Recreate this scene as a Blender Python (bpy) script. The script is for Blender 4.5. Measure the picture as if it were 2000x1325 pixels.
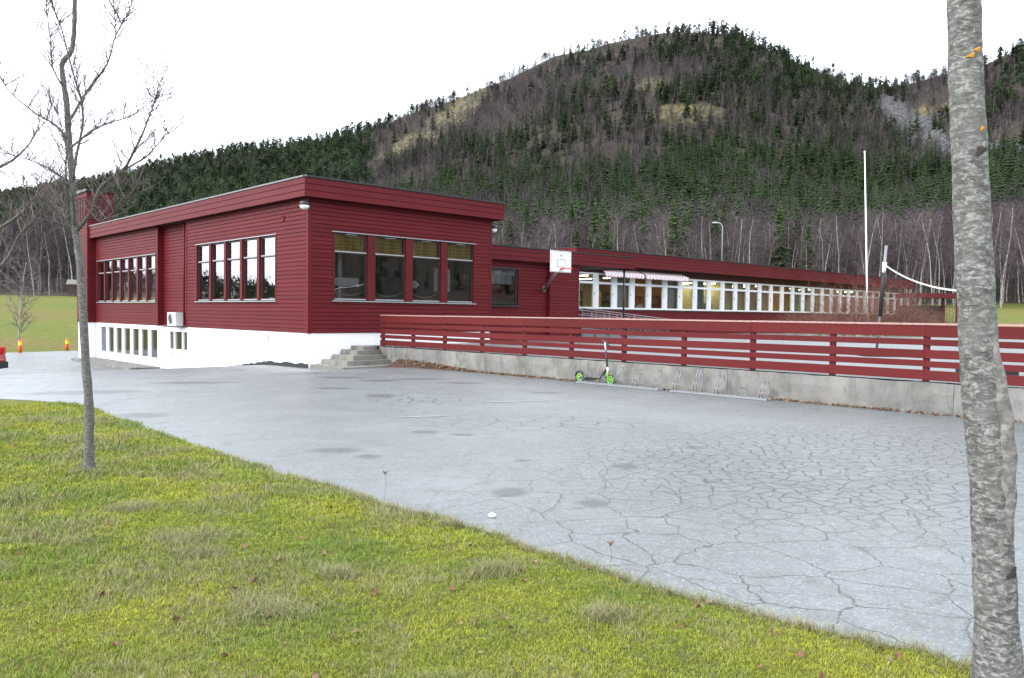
import bpy, bmesh, math, random
import numpy as np
from mathutils import Vector, Matrix
R = math.radians
scene = bpy.context.scene
C0 = scene.collection
for o in list(bpy.data.objects): bpy.data.objects.remove(o)

# ------------------------------------------------------------------ camera, sky, sun, exposure
EYE = 1.6
cam_d = bpy.data.cameras.new('camera'); cam = bpy.data.objects.new('camera', cam_d); C0.objects.link(cam)
cam_d.sensor_width = 36; cam_d.lens = 28.03; cam_d.clip_start = 0.05; cam_d.clip_end = 6000
_p, _r = R(-1.818), R(0.661)
fw = Vector((0, math.cos(_p), math.sin(_p))); r0 = Vector((1, 0, 0)); u0 = r0.cross(fw)
rt = r0*math.cos(_r)+u0*math.sin(_r); up = u0*math.cos(_r)-r0*math.sin(_r)
cam.matrix_world = Matrix(((rt.x, up.x, -fw.x, 0), (rt.y, up.y, -fw.y, 0), (rt.z, up.z, -fw.z, EYE), (0, 0, 0, 1)))
scene.camera = cam
world = bpy.data.worlds.new('World'); scene.world = world; world.use_nodes = True
SUN_EL, SUN_AZ = 32.0, -125.0          # azimuth from +Y towards +X: behind the camera, to the left
wn = world.node_tree; wn.nodes.clear()
sky = wn.nodes.new('ShaderNodeTexSky'); sky.sky_type = 'NISHITA'; sky.sun_disc = False
sky.sun_elevation = R(SUN_EL); sky.sun_rotation = R(SUN_AZ); sky.air_density = 1.0; sky.dust_density = 3.0
mixw = wn.nodes.new('ShaderNodeMix'); mixw.data_type = 'RGBA'; mixw.inputs[0].default_value = 0.93   # closed cloud cover over the blue
mixw.inputs[7].default_value = (6.7, 7.2, 7.85, 1)
bg = wn.nodes.new('ShaderNodeBackground'); bg.inputs[1].default_value = 0.14
wo = wn.nodes.new('ShaderNodeOutputWorld')
wn.links.new(sky.outputs[0], mixw.inputs[6]); wn.links.new(mixw.outputs[2], bg.inputs[0]); wn.links.new(bg.outputs[0], wo.inputs[0])
sd = bpy.data.lights.new('sun', 'SUN'); sd.energy = 1.0; sd.angle = R(35); sd.color = (1, 0.97, 0.93)
sun = bpy.data.objects.new('sun', sd); C0.objects.link(sun)
_sv = Vector((math.sin(R(SUN_AZ))*math.cos(R(SUN_EL)), math.cos(R(SUN_AZ))*math.cos(R(SUN_EL)), math.sin(R(SUN_EL))))
sun.rotation_euler = _sv.to_track_quat('Z', 'Y').to_euler(); sun.location = (-20, -20, 40)
scene.view_settings.view_transform = 'Standard'; scene.view_settings.look = 'None'
scene.view_settings.gamma = 1; scene.view_settings.use_curve_mapping = False
scene.view_settings.exposure = 1.6
scene.render.engine = 'CYCLES'
scene.cycles.max_bounces = 5; scene.cycles.diffuse_bounces = 2; scene.cycles.glossy_bounces = 2; scene.cycles.transparent_max_bounces = 8

# ------------------------------------------------------------------ helpers
class MB:
    def __init__(s): s.v = []; s.f = []; s.m = []; s.cur = 0
    def add(s, vs, fs):
        b = len(s.v); s.v += [tuple(p) for p in vs]
        for f in fs: s.f.append(tuple(b+i for i in f)); s.m.append(s.cur)
    def hexa(s, p): s.add(p, [(0,3,2,1),(4,5,6,7),(0,1,5,4),(1,2,6,5),(2,3,7,6),(3,0,4,7)])
    def box(s, a, b):
        x0,y0,z0 = (min(a[i],b[i]) for i in range(3)); x1,y1,z1 = (max(a[i],b[i]) for i in range(3))
        s.hexa([(x0,y0,z0),(x1,y0,z0),(x1,y1,z0),(x0,y1,z0),(x0,y0,z1),(x1,y0,z1),(x1,y1,z1),(x0,y1,z1)])
    def prism(s, poly, d):
        n = len(poly); d = Vector(d); P = [Vector(p) for p in poly]
        vs = P+[p+d for p in P]
        s.add(vs, [tuple(range(n))[::-1], tuple(range(n, 2*n))]+[(i,(i+1)%n,n+(i+1)%n,n+i) for i in range(n)])
    def tube(s, path, rad, n=8, cap=True, jit=None):
        P = [Vector(p) for p in path]
        if not isinstance(rad, (list, tuple)): rad = [rad]*len(P)
        ref = None; vs = []
        for i, p in enumerate(P):
            t = (P[min(i+1, len(P)-1)]-P[max(i-1, 0)])
            t = t.normalized() if t.length > 1e-9 else Vector((0,0,1))
            if ref is None: ref = t.orthogonal().normalized()
            ref = (ref-t*ref.dot(t)); ref = ref.normalized() if ref.length > 1e-6 else t.orthogonal().normalized()
            bi = t.cross(ref)
            for k in range(n):
                a = 2*math.pi*k/n; rr = rad[i]*(jit(p, a) if jit else 1)
                vs.append(p+(ref*math.cos(a)+bi*math.sin(a))*rr)
        fs = [(i*n+k, i*n+(k+1)%n, (i+1)*n+(k+1)%n, (i+1)*n+k) for i in range(len(P)-1) for k in range(n)]
        if cap: fs += [tuple(range(n))[::-1], tuple((len(P)-1)*n+k for k in range(n))]
        s.add(vs, fs)
    def ring(s, c, axis, r, t, n=24, m=8):     # torus
        c = Vector(c); ax = Vector(axis).normalized(); e1 = ax.orthogonal().normalized(); e2 = ax.cross(e1); vs = []
        for i in range(n):
            a = 2*math.pi*i/n; d = e1*math.cos(a)+e2*math.sin(a)
            for k in range(m):
                b = 2*math.pi*k/m; vs.append(c+d*(r+t*math.cos(b))+ax*t*math.sin(b))
        s.add(vs, [(i*m+k, ((i+1)%n)*m+k, ((i+1)%n)*m+(k+1)%m, i*m+(k+1)%m) for i in range(n) for k in range(m)])
    def lathe(s, prof, c, axis=(0,0,1), n=16):
        c = Vector(c); ax = Vector(axis).normalized(); e1 = ax.orthogonal().normalized(); e2 = ax.cross(e1); vs = []
        for r, h in prof:
            for k in range(n):
                a = 2*math.pi*k/n; vs.append(c+ax*h+(e1*math.cos(a)+e2*math.sin(a))*r)
        m = len(prof)
        s.add(vs, [(i*n+k, i*n+(k+1)%n, (i+1)*n+(k+1)%n, (i+1)*n+k) for i in range(m-1) for k in range(n)]+[tuple(range(n))[::-1], tuple((m-1)*n+k for k in range(n))])
    def mesh(s, name, mats, smooth=False):
        me = bpy.data.meshes.new(name); me.from_pydata(s.v, [], s.f)
        for m in (mats if isinstance(mats, (list, tuple)) else [mats]): me.materials.append(m)
        if any(s.m): me.polygons.foreach_set('material_index', s.m)
        if smooth: me.polygons.foreach_set('use_smooth', [True]*len(me.polygons))
        me.update(); return me
    def build(s, name, mats, parent=None, smooth=False, fix=False):
        me = s.mesh(name, mats, smooth)
        if fix:
            bm = bmesh.new(); bm.from_mesh(me); bmesh.ops.recalc_face_normals(bm, faces=bm.faces); bm.to_mesh(me); bm.free()
        return link(name, me, parent)
def link(name, me, parent=None):
    o = bpy.data.objects.new(name, me); C0.objects.link(o)
    if parent: o.parent = parent
    return o
def tag(o, label=None, cat=None, group=None, kind=None):
    if label: o['label'] = label
    if cat: o['category'] = cat
    if group: o['group'] = group
    if kind: o['kind'] = kind
    return o
def thing(name, label, cat, loc=(0,0,0), rz=0, group=None):
    o = bpy.data.objects.new(name, None); C0.objects.link(o); o.location = loc; o.rotation_euler = (0,0,rz)
    o.empty_display_size = 0.3
    return tag(o, label, cat, group)
def copy_tree(o, parent=None):
    c = o.copy(); C0.objects.link(c); c.parent = parent
    for ch in list(o.children): copy_tree(ch, c)
    return c

# local frame of the school: x = v (away to the right), y = u (away to the left), origin at the near corner of the main block
ORG = Vector((-6.15, 24.04, 0)); RZ = math.atan2(0.6891, 0.7247)
Vv = Vector((math.cos(RZ), math.sin(RZ), 0)); Uv = Vector((-math.sin(RZ), math.cos(RZ), 0))
def W(u, v, z=0): return ORG+Uv*u+Vv*v+Vector((0,0,z))
def uv_of(x, y):
    dx, dy = x-ORG.x, y-ORG.y; return dx*Uv.x+dy*Uv.y, dx*Vv.x+dy*Vv.y
class Face:     # a facade: point(a, n, z), a along the wall, n outwards
    def __init__(s, o, a, n): s.o = Vector(o); s.a = Vector(a); s.n = Vector(n)
    def p(s, a, n, z): q = s.o+s.a*a+s.n*n; return (q.x, q.y, q.z+z)
    def box(s, mb, a0, a1, n0, n1, z0, z1):
        P = [s.p(a0,n0,z0), s.p(a1,n0,z0), s.p(a1,n1,z0), s.p(a0,n1,z0), s.p(a0,n0,z1), s.p(a1,n0,z1), s.p(a1,n1,z1), s.p(a0,n1,z1)]
        if s.a.cross(s.n).z < 0: P = [P[1],P[0],P[3],P[2],P[5],P[4],P[7],P[6]]
        mb.hexa(P)
    def board(s, mb, a0, a1, z0, z1, n0, n1, ch=0.012):
        poly = [s.p(a0,n0,z0), s.p(a0,n1-ch,z0), s.p(a0,n1,z0+ch), s.p(a0,n1,z1-ch), s.p(a0,n1-ch,z1), s.p(a0,n0,z1)]
        mb.prism(poly, s.a*(a1-a0))

# ------------------------------------------------------------------ materials
def nt(name):
    m = bpy.data.materials.new(name); m.use_nodes = True; t = m.node_tree; t.nodes.clear()
    o = t.nodes.new('ShaderNodeOutputMaterial'); b = t.nodes.new('ShaderNodeBsdfPrincipled'); t.links.new(b.outputs[0], o.inputs[0])
    return m, t, b
def N(t, typ, **k):
    n = t.nodes.new(typ)
    for a, v in k.items():
        if a.startswith('i_'): 
            key = a[2:]; key = int(key) if key.isdigit() else key
            n.inputs[key].default_value = v
        else: setattr(n, a, v)
    return n
def L(t, a, b): t.links.new(a, b)
def ramp(t, src, stops, interp='LINEAR'):
    r = t.nodes.new('ShaderNodeValToRGB'); r.color_ramp.interpolation = interp
    e = r.color_ramp.elements
    while len(e) < len(stops): e.new(0.5)
    for i, (p, c) in enumerate(stops):
        e[i].position = p; e[i].color = (c if len(c) == 4 else (*c, 1)) if isinstance(c, tuple) else (c, c, c, 1)
    L(t, src, r.inputs[0]); return r.outputs[0]
def mixc(t, f, a, b, mode='MIX'):
    m = N(t, 'ShaderNodeMix', data_type='RGBA', blend_type=mode)
    for i, x in ((0, f), (6, a), (7, b)):
        if hasattr(x, 'is_output') or isinstance(x, bpy.types.NodeSocket): L(t, x, m.inputs[i])
        else: m.inputs[i].default_value = x if i == 0 or len(x) == 4 else (*x, 1)
    return m.outputs[2]
def math_(t, op, a, b=0.0, clamp=False):
    m = N(t, 'ShaderNodeMath', operation=op, use_clamp=clamp)
    for i, x in ((0, a), (1, b)):
        if isinstance(x, bpy.types.NodeSocket): L(t, x, m.inputs[i])
        else: m.inputs[i].default_value = x
    return m.outputs[0]
def coords(t, kind='pos', scale=(1,1,1)):
    if kind == 'pos': s = N(t, 'ShaderNodeNewGeometry').outputs['Position']
    else: s = N(t, 'ShaderNodeTexCoord').outputs['Object']
    if scale == (1,1,1): return s
    mp = N(t, 'ShaderNodeMapping'); mp.inputs['Scale'].default_value = scale; L(t, s, mp.inputs[0]); return mp.outputs[0]
def noise(t, vec, scale, detail=4, rough=0.55, dist=0.0, out=0):
    n = N(t, 'ShaderNodeTexNoise'); n.inputs['Scale'].default_value = scale; n.inputs['Detail'].default_value = detail
    n.inputs['Roughness'].default_value = rough; n.inputs['Distortion'].default_value = dist
    if vec is not None: L(t, vec, n.inputs['Vector'])
    return n.outputs[out]
def bump(t, b, h, strength=0.3, dist=0.01):
    n = N(t, 'ShaderNodeBump'); n.inputs['Strength'].default_value = strength; n.inputs['Distance'].default_value = dist
    L(t, h, n.inputs['Height']); L(t, n.outputs[0], b.inputs['Normal'])
def rnd(t): return N(t, 'ShaderNodeObjectInfo').outputs['Random']
def simple(name, col, rough=0.6, var=0.12, scale=8, metallic=0.0, spec=0.5, bmp=0.1):
    m, t, b = nt(name); c = coords(t, 'obj')
    n = noise(t, c, scale, 5)
    hi = tuple(min(1, x*(1+var)) for x in col); lo = tuple(x*(1-var) for x in col)
    L(t, ramp(t, n, [(0.3, lo), (0.7, hi)]), b.inputs['Base Color'])
    b.inputs['Roughness'].default_value = rough; b.inputs['Metallic'].default_value = metallic
    b.inputs['Specular IOR Level'].default_value = spec
    if bmp: bump(t, b, noise(t, c, scale*5, 3), bmp, 0.004)
    return m
M = {}
def paint(name, col, along, rough=0.5):
    m, t, b = nt(name)
    c = coords(t, 'obj', along)
    g = noise(t, c, 9, 6, 0.65); w = noise(t, coords(t, 'pos'), 0.8, 4)
    r = rnd(t)
    base = mixc(t, g, tuple(x*0.78 for x in col), tuple(x*1.2 for x in col))
    base = mixc(t, math_(t, 'MULTIPLY', r, 0.6), base, tuple(x*0.66 for x in col))
    base = mixc(t, ramp(t, w, [(0.45, 0.0), (0.8, 0.35)]), base, (col[0]*1.2, col[1]*1.8+0.003, col[2]*1.7+0.003))
    L(t, base, b.inputs['Base Color']); L(t, ramp(t, g, [(0.2, rough-0.08), (0.8, rough+0.14)]), b.inputs['Roughness'])
    b.inputs['Specular IOR Level'].default_value = 0.2
    bump(t, b, g, 0.35, 0.004); return m
RED = (0.112, 0.0085, 0.0115)
M['red_v'] = paint('red_board_paint_v', RED, (0.35, 6, 8))      # boards along local x
M['red_u'] = paint('red_board_paint_u', RED, (6, 0.35, 8))      # boards along local y
M['red_f'] = paint('red_fence_paint', (0.105, 0.0102, 0.0108), (6, 0.5, 8), 0.62)
M['red'] = paint('red_trim_paint', (0.108, 0.008, 0.011), (3, 3, 1))
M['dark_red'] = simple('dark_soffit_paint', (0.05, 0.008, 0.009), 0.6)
M['brown'] = simple('brown_window_frame', (0.035, 0.014, 0.014), 0.45)
M['white'] = simple('white_frame_paint', (0.74, 0.75, 0.76), 0.4, 0.05)
M['metal_edge'] = simple('pale_flashing', (0.34, 0.345, 0.36), 0.4, 0.08, metallic=0.3)
M['roof_flashing'] = simple('grey_roof_flashing', (0.17, 0.172, 0.18), 0.6, 0.1)
M['roof'] = simple('dark_roofing_felt', (0.03, 0.03, 0.033), 0.8, 0.3)
M['black'] = simple('black_rubber', (0.012, 0.012, 0.013), 0.6, 0.2)
M['blackpaint'] = simple('black_steel_paint', (0.015, 0.015, 0.017), 0.35, 0.2)
M['galv'] = simple('galvanised_steel', (0.27, 0.28, 0.295), 0.5, 0.2, 30, metallic=0.75)
M['steel'] = simple('grey_steel', (0.3, 0.31, 0.33), 0.4, 0.1, metallic=0.8)
M['alu'] = simple('white_pole_paint', (0.7, 0.7, 0.72), 0.35, 0.08)
M['lampglass'] = simple('opal_lamp_glass', (0.75, 0.76, 0.77), 0.2, 0.02, bmp=0)
M['green'] = simple('lime_green_plastic', (0.2, 0.55, 0.05), 0.35, 0.08)
M['orange'] = simple('orange_plastic', (0.75, 0.1, 0.02), 0.45, 0.08)
M['yellow'] = simple('yellow_reflector', (0.85, 0.65, 0.03), 0.4, 0.05)
M['rim_red'] = simple('red_rim_paint', (0.55, 0.05, 0.03), 0.4, 0.1)
M['carred'] = simple('car_red_paint', (0.45, 0.012, 0.012), 0.2, 0.03, bmp=0)
M['tail'] = simple('tail_lamp_red', (0.5, 0.01, 0.01), 0.12, 0.1, bmp=0)
M['heatpump'] = simple('heat_pump_casing', (0.62, 0.62, 0.6), 0.45, 0.05)
M['interior'] = simple('interior_wall', (0.3, 0.27, 0.22), 0.8)
M['int_floor'] = simple('interior_floor', (0.12, 0.09, 0.06), 0.5)
M['int_green'] = simple('classroom_wall', (0.55, 0.56, 0.26), 0.8)
M['int_orange'] = simple('warm_room_wall', (0.6, 0.3, 0.09), 0.8)
M['wood'] = simple('pale_wood', (0.5, 0.32, 0.15), 0.55, 0.2)
M['curtain_grey'] = simple('grey_curtain', (0.3, 0.31, 0.28), 0.85)
M['curtain_green'] = simple('grey_green_curtain', (0.16, 0.22, 0.2), 0.85)
M['curtain_beige'] = simple('beige_curtain', (0.42, 0.34, 0.2), 0.85)
M['stone_white'] = simple('pale_stone', (0.6, 0.6, 0.58), 0.8)
for i, c in enumerate([(0.5,0.08,0.05),(0.6,0.35,0.05),(0.08,0.2,0.4),(0.1,0.3,0.12),(0.6,0.55,0.45)]): M['poster%d'%i] = simple('coloured_paper_%d'%i, c, 0.7)

def plaid(name, c1, c2, c3, sc):
    m, t, b = nt(name); o = coords(t, 'obj')
    sp = N(t, 'ShaderNodeSeparateXYZ'); L(t, o, sp.inputs[0])
    h = math_(t, 'ADD', sp.outputs[0], sp.outputs[1])
    s1 = math_(t, 'LESS_THAN', math_(t, 'FRACT', math_(t, 'MULTIPLY', h, sc)), 0.5); s2 = math_(t, 'LESS_THAN', math_(t, 'FRACT', math_(t, 'MULTIPLY', sp.outputs[2], sc)), 0.5)
    L(t, mixc(t, math_(t, 'MULTIPLY', s2, 0.6), mixc(t, math_(t, 'MULTIPLY', s1, 0.7), c1, c2), c3), b.inputs['Base Color']); b.inputs['Roughness'].default_value = 0.9
    return m
M['plaid_yellow'] = plaid('yellow_plaid_cloth', (0.75, 0.58, 0.22), (0.55, 0.37, 0.1), (0.45, 0.3, 0.1), 9)
M['plaid_white'] = plaid('white_plaid_cloth', (0.7, 0.7, 0.7), (0.4, 0.4, 0.44), (0.5, 0.5, 0.55), 10)
M['awning'] = plaid('pink_white_awning_cloth', (0.72, 0.7, 0.7), (0.5, 0.3, 0.31), (0.6, 0.42, 0.43), 4)

def glass_mat(name, tint=(0.75, 0.78, 0.78), ior=2.1):
    m = bpy.data.materials.new(name); m.use_nodes = True; t = m.node_tree; t.nodes.clear()
    o = N(t, 'ShaderNodeOutputMaterial'); mx = N(t, 'ShaderNodeMixShader'); tr = N(t, 'ShaderNodeBsdfTransparent'); gl = N(t, 'ShaderNodeBsdfGlossy'); fr = N(t, 'ShaderNodeFresnel')
    tr.inputs[0].default_value = (*tint, 1); gl.inputs[0].default_value = (0.95, 0.97, 1, 1); gl.inputs['Roughness'].default_value = 0.015; fr.inputs[0].default_value = ior
    nn = noise(t, coords(t, 'pos'), 1.3, 2)
    bp = N(t, 'ShaderNodeBump'); bp.inputs['Strength'].default_value = 0.05; bp.inputs['Distance'].default_value = 0.05; L(t, nn, bp.inputs['Height']); L(t, bp.outputs[0], gl.inputs['Normal'])
    L(t, fr.outputs[0], mx.inputs[0]); L(t, tr.outputs[0], mx.inputs[1]); L(t, gl.outputs[0], mx.inputs[2]); L(t, mx.outputs[0], o.inputs[0]); return m
M['glass'] = glass_mat('window_glass', (0.8, 0.82, 0.82), 2.4)
M['glass_left'] = glass_mat('left_window_glass', (0.72, 0.75, 0.75), 4.6)
M['glass_low'] = glass_mat('basement_window_glass', (0.75, 0.78, 0.78), 2.2)
M['glass_wing'] = glass_mat('wing_window_glass', (0.85, 0.87, 0.86), 1.6)
def emit(name, col, s):
    m = bpy.data.materials.new(name); m.use_nodes = True; t = m.node_tree; t.nodes.clear()
    o = N(t, 'ShaderNodeOutputMaterial'); e = N(t, 'ShaderNodeEmission'); e.inputs[0].default_value = (*col, 1); e.inputs[1].default_value = s; L(t, e.outputs[0], o.inputs[0]); return m
M['tubelight'] = emit('fluorescent_tube', (1, 0.82, 0.52), 11)

# concrete, foundation, asphalt
def concrete(name, dark, light, stain=(0.12, 0.115, 0.10), warm=(0.36, 0.31, 0.22)):
    m, t, b = nt(name); p = coords(t, 'pos')
    n1 = noise(t, p, 1.1, 8, 0.65); n2 = noise(t, coords(t, 'pos', (2.2, 2.2, 0.8)), 1.3, 8, 0.7, 0.6); n3 = noise(t, p, 40, 4)
    col = ramp(t, n1, [(0.3, dark), (0.65, light)])
    col = mixc(t, ramp(t, n2, [(0.47, 0.0), (0.6, 0.6)]), col, stain)
    col = mixc(t, ramp(t, noise(t, p, 2.3, 7, 0.7), [(0.52, 0.0), (0.68, 0.6)]), col, warm)
    col = mixc(t, math_(t, 'MULTIPLY', n3, 0.35), col, (0.14, 0.14, 0.14))
    L(t, col, b.inputs['Base Color']); b.inputs['Roughness'].default_value = 0.85
    bump(t, b, mixc(t, 0.4, n3, n1), 0.5, 0.015); return m
M['concrete'] = concrete('weathered_concrete', (0.11, 0.11, 0.107), (0.235, 0.227, 0.205), (0.07, 0.068, 0.06), (0.27, 0.22, 0.15))
M['stepstone'] = concrete('worn_step_concrete', (0.15, 0.145, 0.13), (0.27, 0.25, 0.22), (0.08, 0.085, 0.06))
m, t, b = nt('white_painted_masonry'); p = coords(t, 'pos'); n = noise(t, p, 3, 7, 0.7)
sp = N(t, 'ShaderNodeSeparateXYZ'); L(t, coords(t, 'obj'), sp.inputs[0])
course = math_(t, 'FRACT', math_(t, 'MULTIPLY', sp.outputs[2], 5.0)); joint = math_(t, 'LESS_THAN', course, 0.06)
col = mixc(t, ramp(t, n, [(0.62, 0.0), (0.8, 0.5)]), (0.78, 0.78, 0.79), (0.5, 0.49, 0.47))
L(t, col, b.inputs['Base Color']); b.inputs['Roughness'].default_value = 0.7
h = math_(t, 'SUBTRACT', noise(t, p, 14, 5), math_(t, 'MULTIPLY', joint, 0.25)); bump(t, b, h, 0.45, 0.015); M['masonry'] = m

def ellipse_mask(t, p, cx, cy, rx, ry, soft, rot=0):
    mp = N(t, 'ShaderNodeMapping', vector_type='TEXTURE'); mp.inputs['Location'].default_value = (cx, cy, 0); mp.inputs['Rotation'].default_value = (0, 0, rot); mp.inputs['Scale'].default_value = (rx, ry, 1e3)
    L(t, p, mp.inputs[0]); ln = N(t, 'ShaderNodeVectorMath', operation='LENGTH'); L(t, mp.outputs[0], ln.inputs[0])
    return ramp(t, ln.outputs['Value'], [(max(0, 1-soft), 1.0), (1.0, 0.0)])
def cracks(t, p, scale, width, warp=0.12):
    nz = noise(t, p, 2.2, 5, 0.6, out=1); vm = N(t, 'ShaderNodeVectorMath', operation='MULTIPLY_ADD'); L(t, nz, vm.inputs[0]); vm.inputs[1].default_value = (warp*2, warp*2, 0); L(t, p, vm.inputs[2])
    v = N(t, 'ShaderNodeTexVoronoi', feature='DISTANCE_TO_EDGE', voronoi_dimensions='2D'); v.inputs['Scale'].default_value = scale; L(t, vm.outputs[0], v.inputs['Vector'])
    return ramp(t, v.outputs['Distance'], [(width*scale*0.35, 1.0), (width*scale, 0.0)])
m, t, b = nt('old_pale_asphalt'); p = coords(t, 'pos')
n1 = noise(t, p, 0.35, 6, 0.6); n2 = noise(t, p, 70, 3, 0.8); n3 = noise(t, p, 3.0, 7, 0.72); n4 = noise(t, p, 0.9, 6, 0.7)
vo = N(t, 'ShaderNodeTexVoronoi', voronoi_dimensions='2D'); vo.inputs['Scale'].default_value = 85; L(t, p, vo.inputs['Vector'])
spc = N(t, 'ShaderNodeSeparateColor'); L(t, vo.outputs['Color'], spc.inputs[0]); ag = spc.outputs[0]
col = ramp(t, n1, [(0.3, (0.108, 0.119, 0.12)), (0.7, (0.155, 0.168, 0.17))])
col = mixc(t, ramp(t, ag, [(0.0, 0.75), (0.4, 0.0)]), col, (0.055, 0.057, 0.06))
col = mixc(t, ramp(t, ag, [(0.76, 0.0), (1.0, 0.7)]), col, (0.29, 0.297, 0.303))
col = mixc(t, ramp(t, n2, [(0.4, 0.5), (0.55, 0.0)]), col, (0.07, 0.072, 0.075))
col = mixc(t, ramp(t, n3, [(0.5, 0.0), (0.7, 0.6)]), col, (0.07, 0.074, 0.075))
col = mixc(t, ramp(t, n4, [(0.5, 0.0), (0.72, 0.4)]), col, (0.2, 0.205, 0.21))
warp = N(t, 'ShaderNodeVectorMath', operation='MULTIPLY_ADD'); L(t, noise(t, p, 7, 4, 0.6, out=1), warp.inputs[0]); warp.inputs[1].default_value = (0.16, 0.16, 0); L(t, p, warp.inputs[2]); pw = warp.outputs[0]
spots = None
for cx, cy, rx, ry, rot in [(-.0, 7.1, .2, .24, 0), (.7, 6.72, .17, .17, 0), (1.22, 8.38, .18, .2, 0), (-2.0, 9.15, .38, .2, .1), (-1.58, 8.78, .18, .18, 0), (.15, 8.65, .16, .1, 0), (-1.15, 10.65, .25, .2, 0), (-.65, 10.45, .22, .14, 0), (-4.2, 19.4, .7, .4, 0), (-3.1, 18.6, .6, .35, .3), (-2.2, 19.2, .8, .3, .2), (-3.7, 16.6, .5, .3, 0), (-1.1, 18.2, .6, .25, 0), (.7, 16.2, .4, .25, 0), (-2.5, 15.2, .35, .4, .2), (-5.5, 20.6, 1.1, .35, .2), (-5.6, 12.0, .5, .4, 0), (-8.2, 15.2, 1.3, .5, .3), (-7, 17.5, 1.0, .4, .2), (2.25, 9.65, .16, .15, 0), (1.95, 7.65, .12, .1, 0)]:
    e_ = ellipse_mask(t, pw, cx+.08, cy+.08, rx, ry, 0.45, rot); spots = e_ if spots is None else math_(t, 'MAXIMUM', spots, e_)
col = mixc(t, math_(t, 'MULTIPLY', spots, math_(t, 'ADD', 0.5, ramp(t, n2, [(0.35, 0.45), (0.6, 0.15)]))), col, (0.045, 0.045, 0.046))
fine = math_(t, 'MULTIPLY', cracks(t, p, 5.2, 0.015, 0.08), ellipse_mask(t, p, 3.9, 8.7, 4.2, 3.5, 0.5, 0.5))
mid = math_(t, 'MULTIPLY', cracks(t, p, 1.9, 0.0085, 0.16), ellipse_mask(t, p, 4.6, 7.2, 6.4, 5.2, 0.3, 0.4))
far = math_(t, 'MULTIPLY', cracks(t, p, 2.6, 0.02), ellipse_mask(t, p, -1.6, 14.6, 2.0, 1.2, 0.8))
far2 = math_(t, 'MULTIPLY', cracks(t, p, 2.2, 0.02), ellipse_mask(t, p, 0.6, 11.6, 2.6, 1.3, 0.7))
big = math_(t, 'MULTIPLY', cracks(t, p, 0.33, 0.009, 0.35), 0.6)
ck = math_(t, 'MAXIMUM', math_(t, 'MAXIMUM', fine, mid), math_(t, 'MAXIMUM', math_(t, 'MAXIMUM', far, far2), big))
ck = math_(t, 'MULTIPLY', ck, ramp(t, noise(t, p, 5, 5, 0.7), [(0.3, 0.4), (0.5, 1.0)]))
damp = math_(t, 'MULTIPLY', ellipse_mask(t, p, 4.1, 8.3, 3.8, 2.6, 0.95, 0.5), ramp(t, noise(t, p, 1.4, 7, 0.75), [(0.36, 0.0), (0.6, 0.8)]))
col = mixc(t, damp, col, (0.06, 0.063, 0.066))
col = mixc(t, math_(t, 'MULTIPLY', ck, 0.97), col, (0.016, 0.017, 0.017))
L(t, col, b.inputs['Base Color']); L(t, ramp(t, n3, [(0.3, 0.33), (0.7, 0.5)]), b.inputs['Roughness']); b.inputs['Specular IOR Level'].default_value = 0.7
hh = math_(t, 'SUBTRACT', math_(t, 'MULTIPLY', ag, 0.25), ck); bump(t, b, hh, 0.3, 0.007); M['asphalt'] = m
m, t, b = nt('dark_asphalt_patch'); p = coords(t, 'pos'); n2 = noise(t, p, 150, 3, 0.8)
L(t, ramp(t, n2, [(0.3, (0.04, 0.04, 0.042)), (0.7, (0.13, 0.13, 0.135))]), b.inputs['Base Color']); b.inputs['Roughness'].default_value = 0.7; bump(t, b, n2, 0.5, 0.006); M['patch'] = m
M['marking'] = simple('worn_white_road_paint', (0.24, 0.25, 0.255), 0.7, 0.3, 20)

# vegetation
m, t, b = nt('lawn_soil_and_moss'); p = coords(t, 'pos'); n1 = noise(t, p, 1.1, 6, 0.65); n2 = noise(t, p, 30, 5, 0.7)
at = N(t, 'ShaderNodeAttribute', attribute_name='edge')
col = ramp(t, n1, [(0.32, (0.1, 0.095, 0.035)), (0.5, (0.14, 0.15, 0.025)), (0.66, (0.2, 0.2, 0.028))])
col = mixc(t, ramp(t, n2, [(0.4, 0.7), (0.62, 0.0)]), col, (0.05, 0.045, 0.02))
col = mixc(t, at.outputs['Fac'], col, mixc(t, n2, (0.09, 0.08, 0.06), (0.16, 0.14, 0.11)))
L(t, col, b.inputs['Base Color']); b.inputs['Roughness'].default_value = 0.95; b.inputs['Specular IOR Level'].default_value = 0.15; bump(t, b, n2, 0.8, 0.03); M['lawn'] = m
def blade_mat(name, a, b_, c_):
    m, t, b = nt(name); p = coords(t, 'pos'); n1 = noise(t, p, 0.9, 5, 0.6); n2 = noise(t, p, 6, 3, 0.6); r = rnd(t)
    col = mixc(t, ramp(t, n1, [(0.4, 0.0), (0.6, 1.0)]), a, b_); col = mixc(t, ramp(t, n2, [(0.5, 0.0), (0.72, 0.7)]), col, c_)
    col = mixc(t, math_(t, 'MULTIPLY', r, 0.6), col, tuple(x*0.5 for x in a))
    L(t, col, b.inputs['Base Color']); b.inputs['Roughness'].default_value = 0.6; b.inputs['Specular IOR Level'].default_value = 0.25
    b.inputs['Subsurface Weight'].default_value = 0.0; return m
M['blade'] = blade_mat('short_grass_blade', (0.14, 0.225, 0.032), (0.26, 0.3, 0.038), (0.26, 0.23, 0.1))
M['moss'] = blade_mat('yellow_green_moss', (0.22, 0.28, 0.032), (0.37, 0.365, 0.04), (0.24, 0.24, 0.05))
M['drygrass'] = blade_mat('drab_long_grass', (0.22, 0.225, 0.09), (0.28, 0.25, 0.12), (0.34, 0.29, 0.18))
M['leaf'] = simple('fallen_brown_leaf', (0.15, 0.075, 0.038), 0.7, 0.5, 3)
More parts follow.
